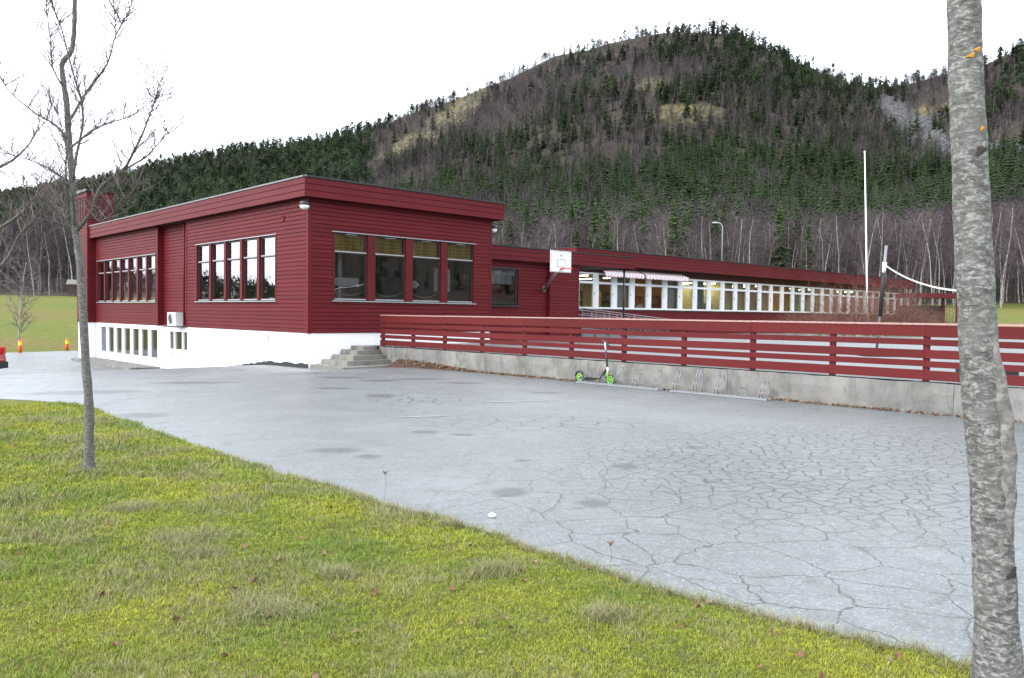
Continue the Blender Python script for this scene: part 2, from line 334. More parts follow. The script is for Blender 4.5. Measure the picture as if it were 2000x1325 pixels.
M['leaf2'] = simple('fallen_pale_leaf', (0.24, 0.16, 0.1), 0.7, 0.4, 3)
def bark(name, light, dark, scale=1.0, lichen=True):
    m, t, b = nt(name); o = coords(t, 'obj')
    st = N(t, 'ShaderNodeMapping'); st.inputs['Scale'].default_value = (15*scale, 15*scale, 36*scale); L(t, o, st.inputs[0])
    n1 = noise(t, st.outputs[0], 1.4, 9, 0.75, 0.7); n2 = noise(t, o, 5*scale, 6, 0.7); n3 = noise(t, o, 60*scale, 4)
    col = ramp(t, n1, [(0.41, dark), (0.5, tuple(x*.3+y*.7 for x, y in zip(light, dark))), (0.57, light)])
    col = mixc(t, ramp(t, n2, [(0.5, 0.0), (0.7, 0.6)]), col, tuple(x*0.6 for x in light))
    col = mixc(t, ramp(t, n3, [(0.42, 0.7), (0.52, 0.0)]), col, tuple(x*0.35 for x in light))
    if lichen:
        n4 = noise(t, o, 3.1*scale, 3, 0.5); col = mixc(t, ramp(t, n4, [(0.74, 0.0), (0.77, 0.9)]), col, (0.42, 0.19, 0.02))
        n5 = noise(t, o, 2.4*scale, 6, 0.6); col = mixc(t, ramp(t, n5, [(0.52, 0.0), (0.7, 0.35)]), col, (0.16, 0.18, 0.14))
    L(t, col, b.inputs['Base Color']); b.inputs['Roughness'].default_value = 0.85; bump(t, b, mixc(t, 0.3, n1, n3), 0.55, 0.01); return m
M['bark'] = bark('grey_aspen_bark', (0.27, 0.265, 0.255), (0.05, 0.048, 0.044))
M['bark_left'] = bark('grey_rowan_bark', (0.21, 0.2, 0.185), (0.05, 0.047, 0.044), 1.6)
M['deadwood'] = bark('bare_dead_wood', (0.25, 0.235, 0.225), (0.15, 0.14, 0.13), 0.5, False)
M['twig'] = simple('bare_twig', (0.12, 0.092, 0.088), 0.7, 0.25, 6)
M['scar'] = simple('dark_bark_scar', (0.03, 0.025, 0.022), 0.9, 0.3)
M['lichen'] = simple('orange_lichen', (0.45, 0.2, 0.02), 0.9, 0.3)
def foliage(name, a, b_, rough=0.8):
    m, t, b = nt(name); r = rnd(t); n = noise(t, coords(t, 'pos'), 0.02, 3); n2 = noise(t, coords(t, 'pos'), 1.7, 3)
    col = mixc(t, r, a, b_); col = mixc(t, ramp(t, n, [(0.4, 0.0), (0.65, 0.5)]), col, tuple(x*0.7 for x in a)); col = mixc(t, math_(t, 'MULTIPLY', n2, 0.5), col, tuple(x*0.5 for x in a))
    L(t, col, b.inputs['Base Color']); b.inputs['Roughness'].default_value = rough; b.inputs['Specular IOR Level'].default_value = 0.2; return m
M['spruce'] = foliage('spruce_needles', (0.022, 0.046, 0.013), (0.055, 0.095, 0.024))
M['pine'] = foliage('pine_needles', (0.028, 0.048, 0.02), (0.045, 0.07, 0.026))
M['birchtwig'] = foliage('birch_twigs', (0.098, 0.076, 0.085), (0.135, 0.105, 0.105))
M['birchtrunk'] = simple('birch_trunk', (0.27, 0.25, 0.235), 0.8, 0.5, 2)
M['fartrunk'] = simple('far_birch_trunk', (0.12, 0.105, 0.105), 0.8, 0.5, 2)
M['fartwig'] = foliage('far_birch_twigs', (0.046, 0.035, 0.041), (0.078, 0.06, 0.064))
M['shrubtwig'] = foliage('reddish_shrub_twigs', (0.17, 0.085, 0.065), (0.24, 0.13, 0.1))
m, t, b = nt('hillside_heath'); p = coords(t, 'pos'); n1 = noise(t, p, 0.02, 8, 0.65); n2 = noise(t, p, 0.25, 6, 0.7); n3 = noise(t, p, 1.5, 5)
at = N(t, 'ShaderNodeAttribute', attribute_name='bare'); at2 = N(t, 'ShaderNodeAttribute', attribute_name='scree'); at3 = N(t, 'ShaderNodeAttribute', attribute_name='meadow')
col = ramp(t, n2, [(0.35, (0.036, 0.03, 0.026)), (0.65, (0.07, 0.056, 0.042))])
bare = ramp(t, n2, [(0.36, (0.055, 0.046, 0.032)), (0.48, (0.11, 0.098, 0.04)), (0.58, (0.14, 0.112, 0.065)), (0.66, (0.23, 0.22, 0.21))])
col = mixc(t, at.outputs['Fac'], col, bare)
col = mixc(t, at2.outputs['Fac'], col, ramp(t, n3, [(0.4, (0.035, 0.035, 0.038)), (0.6, (0.13, 0.13, 0.135))]))
mead = ramp(t, noise(t, p, 0.12, 5), [(0.35, (0.16, 0.12, 0.05)), (0.5, (0.13, 0.14, 0.03)), (0.68, (0.10, 0.13, 0.03))])
col = mixc(t, at3.outputs['Fac'], col, mixc(t, math_(t, 'MULTIPLY', n3, 0.4), mead, (0.08, 0.07, 0.03)))
L(t, col, b.inputs['Base Color']); b.inputs['Roughness'].default_value = 0.95; b.inputs['Specular IOR Level'].default_value = 0.1; bump(t, b, n3, 0.8, 0.4); M['hill'] = m
M['rock'] = simple('grey_scree_rock', (0.085, 0.085, 0.09), 0.85, 0.4, 1.5)

# ------------------------------------------------------------------ terrain
def smooth(a, b, x):
    t_ = np.clip((np.asarray(x, float)-a)/(b-a), 0, 1); return t_*t_*(3-2*t_)
ZU = np.array([-100, -3, 0, 2.7, 5.4, 9.1, 11.6, 100]); ZZ = np.array([0, 0, -.12, -.15, -.4, -.70, -.87, -.87])
def zlot(u): return np.interp(u, ZU, ZZ)
PX = [(-3000, 520), (-1200, 500), (-500, 440), (0, 392), (70, 384), (160, 366), (240, 349), (322, 326), (460, 300), (640, 276), (750, 246), (830, 212), (900, 192), (1000, 150), (1075, 116), (1180, 88), (1250, 76), (1310, 68), (1390, 66), (1440, 78), (1490, 102), (1550, 128), (1600, 146), (1650, 166), (1700, 172), (1760, 168), (1830, 148), (1870, 138), (1930, 122), (2000, 88), (2300, 20), (3200, 0)]
TH = [math.atan((x-1000)/1557) for x, y in PX]
EE = [((596+.01154*(x+480))-y)/1557*math.cos(th) for (x, y), th in zip(PX, TH)]
TH = [-math.pi, R(-130), R(-85)]+TH+[R(100), R(140), math.pi]; EE = [0.05, 0.05, 0.05]+EE+[0.3, 0.12, 0.05]
TH, EE = np.array(TH), np.array(EE)
o_ = np.argsort(TH); TH, EE = TH[o_], EE[o_]
RT = np.array([-3.2, -1.2, -0.5, -0.2, 0.1, 0.28, 0.42, 0.55, 1.0, 3.2]); RR = np.array([600, 600, 620, 600, 570, 560, 610, 520, 500, 600])
rng = np.random.default_rng(7)
_g = rng.random((64, 64))
def vnoise(x, y):
    xi, yi = np.floor(x).astype(int), np.floor(y).astype(int); fx, fy = x-xi, y-yi; fx = fx*fx*(3-2*fx); fy = fy*fy*(3-2*fy)
    g = lambda a, b: _g[a % 64, b % 64]
    return (g(xi, yi)*(1-fx)+g(xi+1, yi)*fx)*(1-fy)+(g(xi, yi+1)*(1-fx)+g(xi+1, yi+1)*fx)*fy
R0 = 95.0
def terrain(x, y):
    x, y = np.asarray(x, float), np.asarray(y, float); r = np.hypot(x, y); th = np.arctan2(x, y)
    E = np.interp(th, TH, EE); Rg = np.interp(th, RT, RR); t_ = (r-R0)/(Rg-R0)
    tc = np.clip(t_, 0, 1); e = 0.012+(E-0.012)*tc**0.9
    e = e + E*0.10*(vnoise(x/70+9, y/70+3)-.5)*4*tc*(1-tc)
    z = EYE+r*e; zr = EYE+Rg*E; z = np.where(t_ > 1, zr-(r-Rg)*0.25, z); z = np.maximum(z, -5)
    dx, dy = x-ORG.x, y-ORG.y; u = dx*Uv.x+dy*Uv.y; v = dx*Vv.x+dy*Vv.y
    near = np.where((v > 16.0) | ((u > 12) & (v > 9)), 0.44, zlot(u)-0.6); near = np.where((u > 22) & (v < 14), -0.93+np.clip(u-30, 0, 30)*0.075, near)
    k = smooth(52, 95, r); return near*(1-k)+z*k
# clearings and screes on the mountain: ground ellipses (centre x, y, half axes, direction) in metres
CLEAR = [(-78.9, 467.7, 42, 9, 1.63), (-67.6, 495.8, 40, 10, 1.61), (-51.6, 520.9, 41, 11, 1.62), (-34.6, 551.4, 43, 13, 1.52), (82.7, 395.8, 20, 9, 3.02), (74.8, 450.3, 21, 8, 1.44), (225.9, 436.1, 22, 7, 1.48)]
SCREE = [(211.1, 430.5, 82, 8.5, 1.294), (185.3, 314.6, 24, 7, 1.486)]
def clear_masks(x, y, z):
    x, y = np.asarray(x, float), np.asarray(y, float); nz = (vnoise(x/14, y/14)-.5)*.9+(vnoise(x/5+7, y/5)-.5)*.6
    def inside(items):
        m = np.zeros(x.shape, bool)
        for cx, cy, a_, b_, ro in items:
            dx, dy = x-cx, y-cy; c, s_ = math.cos(ro), math.sin(ro); m |= ((dx*c+dy*s_)/a_)**2+((-dx*s_+dy*c)/b_)**2 < 1+nz
        return m
    return inside(CLEAR), inside(SCREE)
ths = np.concatenate([np.linspace(-math.pi, R(-42), 50)[:-1], np.linspace(R(-42), R(42), 300), np.linspace(R(42), math.pi, 55)[1:]])
rs = np.concatenate([np.linspace(0.0, 50, 14), np.linspace(54, 110, 26), np.geomspace(114, 900, 130), [1100, 1500, 2500, 4000]])
TT, RRr = np.meshgrid(ths, rs); X = RRr*np.sin(TT); Y = RRr*np.cos(TT); Z = terrain(X, Y)
nT, nR = len(ths), len(rs)
verts = np.stack([X, Y, Z], -1).reshape(-1, 3)
faces = [(i*nT+j, i*nT+(j+1) % nT, (i+1)*nT+(j+1) % nT, (i+1)*nT+j) for i in range(nR-1) for j in range(nT-1)]
me = bpy.data.meshes.new('hillside'); me.from_pydata(verts.tolist(), [], [f[::-1] for f in faces]); me.materials.append(M['hill'])
bm_, sc_ = clear_masks(verts[:, 0], verts[:, 1], verts[:, 2])
for nm, arr in (('bare', bm_), ('scree', sc_), ('meadow', np.hypot(verts[:, 0], verts[:, 1]) < 100)):
    at_ = me.attributes.new(nm, 'FLOAT', 'POINT'); at_.data.foreach_set('value', arr.astype(np.float32))
me.polygons.foreach_set('use_smooth', [True]*len(me.polygons)); me.update()
tag(link('hillside', me), kind='structure')

def grid_sheet(name, us, vs, zf, mat):
    V_ = []; F_ = []
    for u in us:
        for v in vs: q = W(u, v); V_.append((q.x, q.y, float(zf(u, v))))
    n = len(vs)
    for i in range(len(us)-1):
        for j in range(n-1): F_.append((i*n+j, i*n+j+1, (i+1)*n+j+1, (i+1)*n+j))
    me = bpy.data.meshes.new(name); me.from_pydata(V_, [], F_); me.materials.append(mat); me.update()
    bm = bmesh.new(); bm.from_mesh(me); bmesh.ops.recalc_face_normals(bm, faces=bm.faces)
    if sum(f.normal.z for f in bm.faces) < 0: bmesh.ops.reverse_faces(bm, faces=bm.faces)
    bm.to_mesh(me); bm.free()
    return tag(link(name, me), kind='structure')
lot = grid_sheet('asphalt_lot', list(np.arange(-45, 30.6, 0.75)), list(np.linspace(-45, 2.2, 60)), lambda u, v: zlot(u), M['asphalt'])
yard = grid_sheet('school_yard', [-45, -30, -20, -10, -5, -0.3, 4.8], list(np.linspace(2.2, 36, 12)), lambda u, v: 0.54, M['asphalt'])
yard2 = grid_sheet('school_yard_landing', [-0.6, 0.0], [1.85, 7.4], lambda u, v: 0.536, M['stepstone'])
# repaired patches and worn paint on the lot
rg = random.Random(3)
def blob(name, cx, cy, rx, ry, rot, mat, parent, dz=0.004, n=22, rough=0.25):
    mb = MB(); pts = []
    for i in range(n):
        a = 2*math.pi*i/n; k = 1+rg.uniform(-rough, rough); x, y = rx*k*math.cos(a), ry*k*math.sin(a)
        X_, Y_ = cx+x*math.cos(rot)-y*math.sin(rot), cy+x*math.sin(rot)+y*math.cos(rot)
        pts.append((X_, Y_, float(zlot(uv_of(X_, Y_)[0]))+dz))
    mb.add(pts, [tuple(range(n))]); return mb.build(name, mat, parent)
for cx, cy, l, w, rot in [(.15, 14.5, .8, .045, .35), (-1.4, 12.2, .4, .04, .3)]:
    blob('paint_mark', cx, cy, l, w, rot, M['marking'], lot, 0.006, 26, 0.3)
for a, b_ in [((-12.2, 9.5), (-12.2, 20)), ((-17, 7), (-8, 7)), ((-20, 14), (-14, 14))]:
    mb = MB(); p0, p1 = W(a[0], a[1], .546), W(b_[0], b_[1], .546); d = (p1-p0).normalized().cross(Vector((0, 0, 1)))*0.04
    mb.add([p0-d, p1-d, p1+d, p0+d], [(0, 1, 2, 3)]); mb.build('paint_line', M['marking'], yard)

# ------------------------------------------------------------------ lawn in front
EDGE = [(-40, 20), (-25, 17), (-14, 14.9), (-8.96, 13.92), (-7.89, 13.63), (-6.9, 12.95), (-6.32, 12.29), (-4.69, 10.43), (-3.49, 9.06), (-2.61, 8.13), (-1.9, 7.43), (-1.32, 6.87), (-.81, 6.36), (-.37, 5.94), (.02, 5.5), (.35, 5.14), (.65, 4.84), (.9, 4.56), (1.15, 4.35), (1.38, 4.18), (1.6, 4.05), (1.8, 3.92), (1.98, 3.77), (2.12, 3.68), (2.5, 3.4), (3.2, 2.8), (4.5, 1.5), (6, -1), (8, -5)]
DIN = np.array([-0.62, -0.785]); PERP = np.array([0.785, -0.62])
ea = np.array(EDGE); es = ea@PERP; eo = ea@DIN      # edge as offset over the perpendicular coordinate
def edge_off(s): return np.interp(s, es, eo)+0.035*(vnoise(s*5.1+3, s*0+1)-.5)*2+0.05*(vnoise(s*1.7+8, s*0+5)-.5)*2
def lawn_d(x, y): return (x*DIN[0]+y*DIN[1])-edge_off(x*PERP[0]+y*PERP[1])     # >0 inside the lawn
def lawn_z(x, y, d): return 0.012+0.05*smooth(0, 0.5, d)+0.03*(vnoise(x*2.3+5, y*2.3)-.5)*smooth(0, .6, d)+0.02*(vnoise(x*7, y*7)-.5)*smooth(0, .3, d)
ss = np.concatenate([np.arange(es.min(), -9, 0.6), np.arange(-9, 3.5, 0.07), np.arange(3.5, es.max(), .5)])
offs = np.concatenate([[0, .03, .07, .12], np.arange(.2, 6, .11), np.geomspace(6.2, 30, 14)])
LV = []; LE = []
for d in offs:
    o__ = edge_off(ss)+d; px_ = ss*PERP[0]+o__*DIN[0]; py_ = ss*PERP[1]+o__*DIN[1]
    LV.append(np.stack([px_, py_, lawn_z(px_, py_, np.full_like(px_, d)) - (0.03 if d == 0 else 0)], -1)); LE.append(np.full_like(px_, max(0, 1-d/0.16)))
LV = np.concatenate(LV); LE = np.concatenate(LE); n = len(ss)
me = bpy.data.meshes.new('lawn'); me.from_pydata(LV.tolist(), [], [(i*n+j, i*n+j+1, (i+1)*n+j+1, (i+1)*n+j)[::-1] for i in range(len(offs)-1) for j in range(n-1)])
me.materials.append(M['lawn']); at_ = me.attributes.new('edge', 'FLOAT', 'POINT'); at_.data.foreach_set('value', LE.astype(np.float32))
me.polygons.foreach_set('use_smooth', [True]*len(me.polygons)); me.update()
if me.polygons[0].normal.z < 0: me.flip_normals()
tag(link('lawn', me), kind='structure')

# ------------------------------------------------------------------ scattering with geometry nodes
def scatter_group(coll):
    ng = bpy.data.node_groups.new('scatter_'+coll.name, 'GeometryNodeTree')
    ng.interface.new_socket('Geometry', in_out='INPUT', socket_type='NodeSocketGeometry'); ng.interface.new_socket('Geometry', in_out='OUTPUT', socket_type='NodeSocketGeometry')
    gi = ng.nodes.new('NodeGroupInput'); go = ng.nodes.new('NodeGroupOutput')
    ip = ng.nodes.new('GeometryNodeInstanceOnPoints'); ci = ng.nodes.new('GeometryNodeCollectionInfo')
    ci.inputs['Collection'].default_value = coll; ci.inputs['Separate Children'].default_value = True; ci.inputs['Reset Children'].default_value = True
    def attr(nm, typ): a = ng.nodes.new('GeometryNodeInputNamedAttribute'); a.data_type = typ; a.inputs['Name'].default_value = nm; return a.outputs['Attribute']
    e2r = ng.nodes.new('FunctionNodeEulerToRotation'); ng.links.new(attr('rot', 'FLOAT_VECTOR'), e2r.inputs[0])
    ng.links.new(gi.outputs[0], ip.inputs['Points']); ng.links.new(ci.outputs[0], ip.inputs['Instance']); ip.inputs['Pick Instance'].default_value = True
    ng.links.new(attr('idx', 'INT'), ip.inputs['Instance Index']); ng.links.new(e2r.outputs[0], ip.inputs['Rotation']); ng.links.new(attr('scl', 'FLOAT_VECTOR'), ip.inputs['Scale'])
    ng.links.new(ip.outputs[0], go.inputs[0]); return ng
def scatter(name, pts, rot, scl, idx, meshes, label, cat):
    coll = bpy.data.collections.new('proto_'+name)
    for i, me_ in enumerate(meshes):
        o = bpy.data.objects.new('%02d_%s' % (i, name), me_); coll.objects.link(o)
    me = bpy.data.meshes.new(name); me.from_pydata(np.asarray(pts).tolist(), [], [])
    n = len(pts); scl = np.asarray(scl, np.float32)
    if scl.ndim == 1: scl = np.repeat(scl[:, None], 3, 1)
    for nm, typ, arr, key in (('rot', 'FLOAT_VECTOR', rot, 'vector'), ('scl', 'FLOAT_VECTOR', scl, 'vector'), ('idx', 'INT', idx, 'value')):
        a = me.attributes.new(nm, typ, 'POINT'); a.data.foreach_set(key, np.ascontiguousarray(arr, np.int32 if typ == 'INT' else np.float32).ravel())
    for m_ in meshes[0].materials: me.materials.append(m_)
    o = link(name, me); md = o.modifiers.new('scatter', 'NODES'); md.node_group = scatter_group(coll)
    return tag(o, label, cat, kind='stuff')

# grass tufts
def tuft(seed, nb, h, spread, width, lean, mat):
    g = random.Random(seed); mb = MB()
    for i in range(nb):
        a = g.uniform(0, 6.283); r_ = spread*math.sqrt(g.random()); bx, by = r_*math.cos(a), r_*math.sin(a)
        d = g.uniform(0, 6.283); hh = h*g.uniform(.55, 1.15); ln = lean*g.uniform(.3, 1.2)*hh; w = width*g.uniform(.7, 1.2)
        dx, dy = math.cos(d), math.sin(d); px_, py_ = -dy*w/2, dx*w/2
        mb.add([(bx-px_, by-py_, -.008), (bx+px_, by+py_, -.008), (bx+px_*.8+dx*ln*.4, by+py_*.8+dy*ln*.4, hh*.6), (bx-px_*.8+dx*ln*.4, by-py_*.8+dy*ln*.4, hh*.6), (bx+dx*ln, by+dy*ln, hh)], [(0, 1, 2, 3), (3, 2, 4)])
    return mb.mesh('tuft', mat)
G = np.random.default_rng(11)
def lawn_points(n, rmin, rmax, th0, th1, power=1.0):
    r = rmin+(rmax-rmin)*G.random(n)**power; th = G.uniform(th0, th1, n); x, y = r*np.sin(th), r*np.cos(th); d = lawn_d(x, y)
    k = d > 0.02; x, y, d = x[k], y[k], d[k]; return x, y, d
def rots(n, tilt=0.15): return np.stack([G.normal(0, tilt, n), G.normal(0, tilt, n), G.uniform(0, 6.283, n)], -1)
x, y, d = lawn_points(120000, 2.4, 15, R(-42), R(40), 1.25)
x2, y2, d2 = lawn_points(20000, 0.5, 14, R(-180), R(180)); x, y, d = np.r_[x, x2], np.r_[y, y2], np.r_[d, d2]
dr = vnoise(x*1.3+20, y*1.3+4)*.6+vnoise(x*3.7, y*3.7+9)*.4
q = G.random(len(x))
kind = np.where(q < np.clip((dr-.52)*3.0, 0.04, .5), 2, np.where(vnoise(x*1.8+2, y*1.8+30)+G.normal(0, .2, len(x)) > .36, 0, 1))
kind = kind*2+G.integers(0, 2, len(x))
rr = np.hypot(x, y); sc = G.uniform(.7, 1.3, len(x))*np.clip(rr/5.5, .8, 1.7)
protos = [tuft(1, 14, .017, .03, .0035, .7, M['moss']), tuft(2, 16, .014, .034, .0038, .9, M['moss']), tuft(3, 10, .028, .028, .003, .7, M['blade']), tuft(4, 10, .023, .032, .003, .9, M['blade']), tuft(5, 8, .04, .03, .0026, 1.2, M['drygrass']), tuft(6, 8, .032, .034, .0026, 1.5, M['drygrass'])]
scatter('lawn_grass', np.stack([x, y, lawn_z(x, y, d)], -1), rots(len(x)), sc, kind, protos, 'short mossy yellow green grass of the front lawn', 'grass')
# longer drab clumps and the ragged verge
cl = [(-2.13, 5.28, .3), (-1.95, 4.95, .16), (-1.22, 4.02, .22), (-.1, 4.7, .16), (-3.95, 7.42, .16), (-.45, 5.85, .1), (-1.0, 4.6, .12), (.5, 4.0, .14), (-2.9, 6.1, .2), (-3.1, 4.6, .16)]
px_, py_ = [], []
for cx, cy, r_ in cl:
    k = int(1500*r_); px_.append(cx+G.normal(0, r_*.5, k)); py_.append(cy+G.normal(0, r_*.36, k))
sv = G.uniform(-8, 4, 3000); ov = edge_off(sv)+np.abs(G.normal(0, .06, 3000))+.015
px_.append(sv*PERP[0]+ov*DIN[0]); py_.append(sv*PERP[1]+ov*DIN[1])
x, y = np.concatenate(px_), np.concatenate(py_); d = lawn_d(x, y); k = d > 0.0; x, y, d = x[k], y[k], d[k]
protos = [tuft(11, 7, .07, .025, .0024, 1.3, M['drygrass']), tuft(12, 6, .055, .03, .0024, 1.7, M['drygrass'])]
scatter('long_grass', np.stack([x, y, lawn_z(x, y, d)], -1), rots(len(x), .25), G.uniform(.5, 1.15, len(x)), G.integers(0, 2, len(x)), protos, 'longer drab grass clumps and ragged verge', 'grass')
def leaf_mesh(seed, mat):
    g = random.Random(seed); mb = MB(); L_ = .045; n = 5; vs = []
    for i in range(n+1):
        t_ = i/n; w = .017*math.sin(math.pi*min(1, t_*1.05+.02))**.7+.001; z = .012*math.sin(t_*5+seed)+.004
        vs += [(L_*(t_-.5), -w, z+.009*g.random()), (L_*(t_-.5), 0, z), (L_*(t_-.5), w, z+.011*g.random())]
    mb.add(vs, [f for i in range(n) for f in ((i*3, i*3+3, i*3+4, i*3+1), (i*3+1, i*3+4, i*3+5, i*3+2))]); return mb.mesh('leaf', mat)
lv = [leaf_mesh(1, M['leaf']), leaf_mesh(2, M['leaf']), leaf_mesh(3, M['leaf2'])]
x, y, d = lawn_points(650, 2.6, 12, R(-40), R(38)); 
scatter('fallen_leaves_on_lawn', np.stack([x, y, lawn_z(x, y, d)+.018], -1), rots(len(x), .35), G.uniform(.25, 1.0, len(x)), G.integers(0, 3, len(x)), lv, 'scattered brown fallen leaves on the lawn', 'leaves')
k = 2600; uu = np.where(G.random(k) < .45, -G.uniform(1.6, 8, k), -G.uniform(6, 34, k)); pile = np.clip((uu+5.5)/4, 0, 1)*.28
vv = 2.13-np.abs(G.normal(0, .05+pile*.6, k)); pz = np.maximum(0, pile*(1-(2.13-vv)/.6))*1.0
P_ = np.array([list(W(a, b_, 0)) for a, b_ in zip(uu, vv)]); P_[:, 2] = zlot(uu)+.012+pz*G.random(k)
scatter('leaf_litter_along_wall', P_, rots(k, .5), G.uniform(.7, 1.6, k), G.integers(0, 3, k), lv, 'brown leaf litter along the foot of the retaining wall', 'leaves')
mb = MB(); vs = []      # the small heap of leaf mould beside the steps
for i in range(15):
    for j in range(7):
        uu_ = -1.7-i*.3; h_ = .24*max(0, 1-i/14)**1.3; f_ = j/6; q = W(uu_, 2.15-f_*.7*(1-i/20), zlot(uu_)-.01+h_*(1-f_)**1.4+rg.uniform(-.01, .015)*(j < 6)); vs.append(q)
mb.add(vs, [(i*7+j, i*7+j+1, (i+1)*7+j+1, (i+1)*7+j) for i in range(14) for j in range(6)])
tag(mb.build('leaf_mould_heap', simple('leaf_mould', (.06, .03, .018), .95, .5, 12, bmp=.8), None, True, True), 'low heap of brown leaf mould against the wall beside the steps', 'leaf heap')

# ------------------------------------------------------------------ main block of the school
BX = thing('school_main_block', 'red boarded flat roofed school block on a white basement with window bands', 'building', ORG, RZ)
FL = Face((0, 0, 0), (0, 1, 0), (-1, 0, 0))      # left facade, a = u
FR = Face((0, 0, 0), (1, 0, 0), (0, -1, 0))      # right facade, a = v
def siding(parent, F, mat, a0, a1, z0, z1, holes=(), pitch=.128, n0=0.0, n1=.024, name='board'):
    nrow = max(1, round((z1-z0)/pitch)); ph = (z1-z0)/nrow
    for r_ in range(nrow):
        za, zb = z0+r_*ph, z0+(r_+1)*ph-.006
        cuts = [(a0, a1, za, zb)]
        for (h0, h1, hz0, hz1) in holes:
            if hz1 <= za or hz0 >= zb: continue
            new = []
            for c in cuts:
                if h1 <= c[0] or h0 >= c[1]: new.append(c); continue
                if h0 > c[0]: new.append((c[0], h0, c[2], c[3]))
                if h1 < c[1]: new.append((h1, c[1], c[2], c[3]))
                m0, m1 = max(c[0], h0), min(c[1], h1)
                if hz0-c[2] > .025: new.append((m0, m1, c[2], hz0))
                elif c[3]-hz1 > .025: new.append((m0, m1, hz1, c[3]))
            cuts = new
        for c in cuts:
            if c[1]-c[0] < .03: continue
            mb = MB(); j = rg.uniform(-.0025, .0025); F.board(mb, c[0], c[1], c[2], c[3], n0, n1+j); mb.build(name, mat, parent, fix=True)
def fbox(parent, F, name, mat, a0, a1, n0, n1, z0, z1):
    mb = MB(); F.box(mb, a0, a1, n0, n1, z0, z1); return mb.build(name, mat, parent, fix=True)
def curtain(parent, F, name, mat, a0, a1, n, z0, z1, folds, amp=.02):
    mb = MB(); k = folds*6; vs = []
    for i in range(k+1):
        a = a0+(a1-a0)*i/k; nn = n+amp*math.sin(i/6*6.283+a)+amp*.4*math.sin(i*.9)
        vs += [F.p(a, nn, z0+.01*math.sin(i*.7)), F.p(a, nn, z1)]
    mb.add(vs, [(2*i, 2*i+2, 2*i+3, 2*i+1) for i in range(k)]); return mb.build(name, mat, parent, True)
def sash_window(parent, F, a0, a1, z0, z1, zt, fm, depth=.06, fr=.05, sill=None, curt=None, rail=None, n_out=.0, gm=None):
    """one glazed unit: frame with transom, two panes"""
    mb = MB()
    F.box(mb, a0, a0+fr, n_out-depth, n_out, z0, z1); F.box(mb, a1-fr, a1, n_out-depth, n_out, z0, z1)
    F.box(mb, a0+fr, a1-fr, n_out-depth, n_out-.002, z0, z0+fr); F.box(mb, a0+fr, a1-fr, n_out-depth, n_out-.002, z1-fr, z1)
    if zt: F.box(mb, a0+fr, a1-fr, n_out-depth, n_out+.004, zt-fr*.7, zt+fr*.7)
    w = mb.build('window', fm, parent, fix=True)
    zs = [(z0+fr, zt-fr*.7), (zt+fr*.7, z1-fr)] if zt else [(z0+fr, z1-fr)]
    for za, zb in zs:
        mb = MB(); nn = n_out-depth*.6; tl = rg.uniform(-.004, .004); mb.add([F.p(a0+fr, nn, za), F.p(a1-fr, nn+tl, za), F.p(a1-fr, nn+tl, zb), F.p(a0+fr, nn, zb)], [(0, 1, 2, 3) if F.a.cross(Vector((0, 0, 1))).dot(F.n) > 0 else (3, 2, 1, 0)]); mb.build('pane', gm or M['glass'], w)
    if rail:
        for za in [zz[0] for zz in zs]: fbox(w, F, 'glazing_bead', rail, a0+fr*.6, a1-fr*.6, n_out+.0045, n_out+.016, za-.03, za+.008)
    return w
ZS, ZT = .94, 5.03
# openings
HL = [(2.0, 8.34, 1.88, 4.06)]; HB = [(12.5, 20.26, 1.88, 3.92)]; HR = [(.82, 6.6, 1.9, 4.08)]
siding(BX, FL, M['red_u'], .1, 9.26, ZS, ZT, HL)
siding(BX, FR, M['red_v'], .1, 7.3, ZS, ZT, HR)
FQ = Face((.24, 0, 0), (0, 1, 0), (-1, 0, 0))     # recessed strip
siding(BX, FQ, M['red_u'], 9.3, 12.28, ZS, ZT)
siding(BX, FL, M['red_u'], 12.4, 20.5, ZS, ZT, HB)
# corner boards
for F, a0, a1 in ((FL, -.028, .1), (FR, 0, .1), (FR, 7.3, 7.4), (FL, 9.26, 9.34), (FL, 12.3, 12.4)):
    fbox(BX, F, 'corner_board', M['red'], a0, a1, 0, .03, ZS-.01, ZT)
fbox(BX, FL, 'recess_cheek', M['red'], 12.28, 12.3, -.24, .028, ZS, ZT)
mb = MB(); mb.tube([(-.06, 9.42, .98), (-.06, 9.42, 5.0)], .035, 10); mb.build('downpipe', M['red'], BX, True)
# inner walls of the shell (behind boards), with openings
def shell(parent, F, a0, a1, z0, z1, holes, mat, th=.16):
    zc = sorted({z0, z1, *[h[2] for h in holes], *[h[3] for h in holes]}); mb = MB()
    for za, zb in zip(zc, zc[1:]):
        hs = sorted([(h[0], h[1]) for h in holes if h[2] <= za and h[3] >= zb]); c = a0
        for h0, h1 in hs+[(a1, a1)]:
            if h0-c > .001: F.box(mb, c, h0, -th, -.002, za, zb)
            c = h1
    return mb.build('wall_core', mat, parent, fix=True)
shell(BX, FL, .0, 9.3, ZS, ZT+.1, HL, M['red']); shell(BX, FR, .17, 7.38, ZS, ZT+.1, HR, M['red']); shell(BX, FL, 12.3, 20.6, ZS, ZT+.1, HB, M['red'])
fbox(BX, FQ, 'recess_wall', M['red'], 9.3, 12.3, -.12, -.002, ZS, ZT+.1)
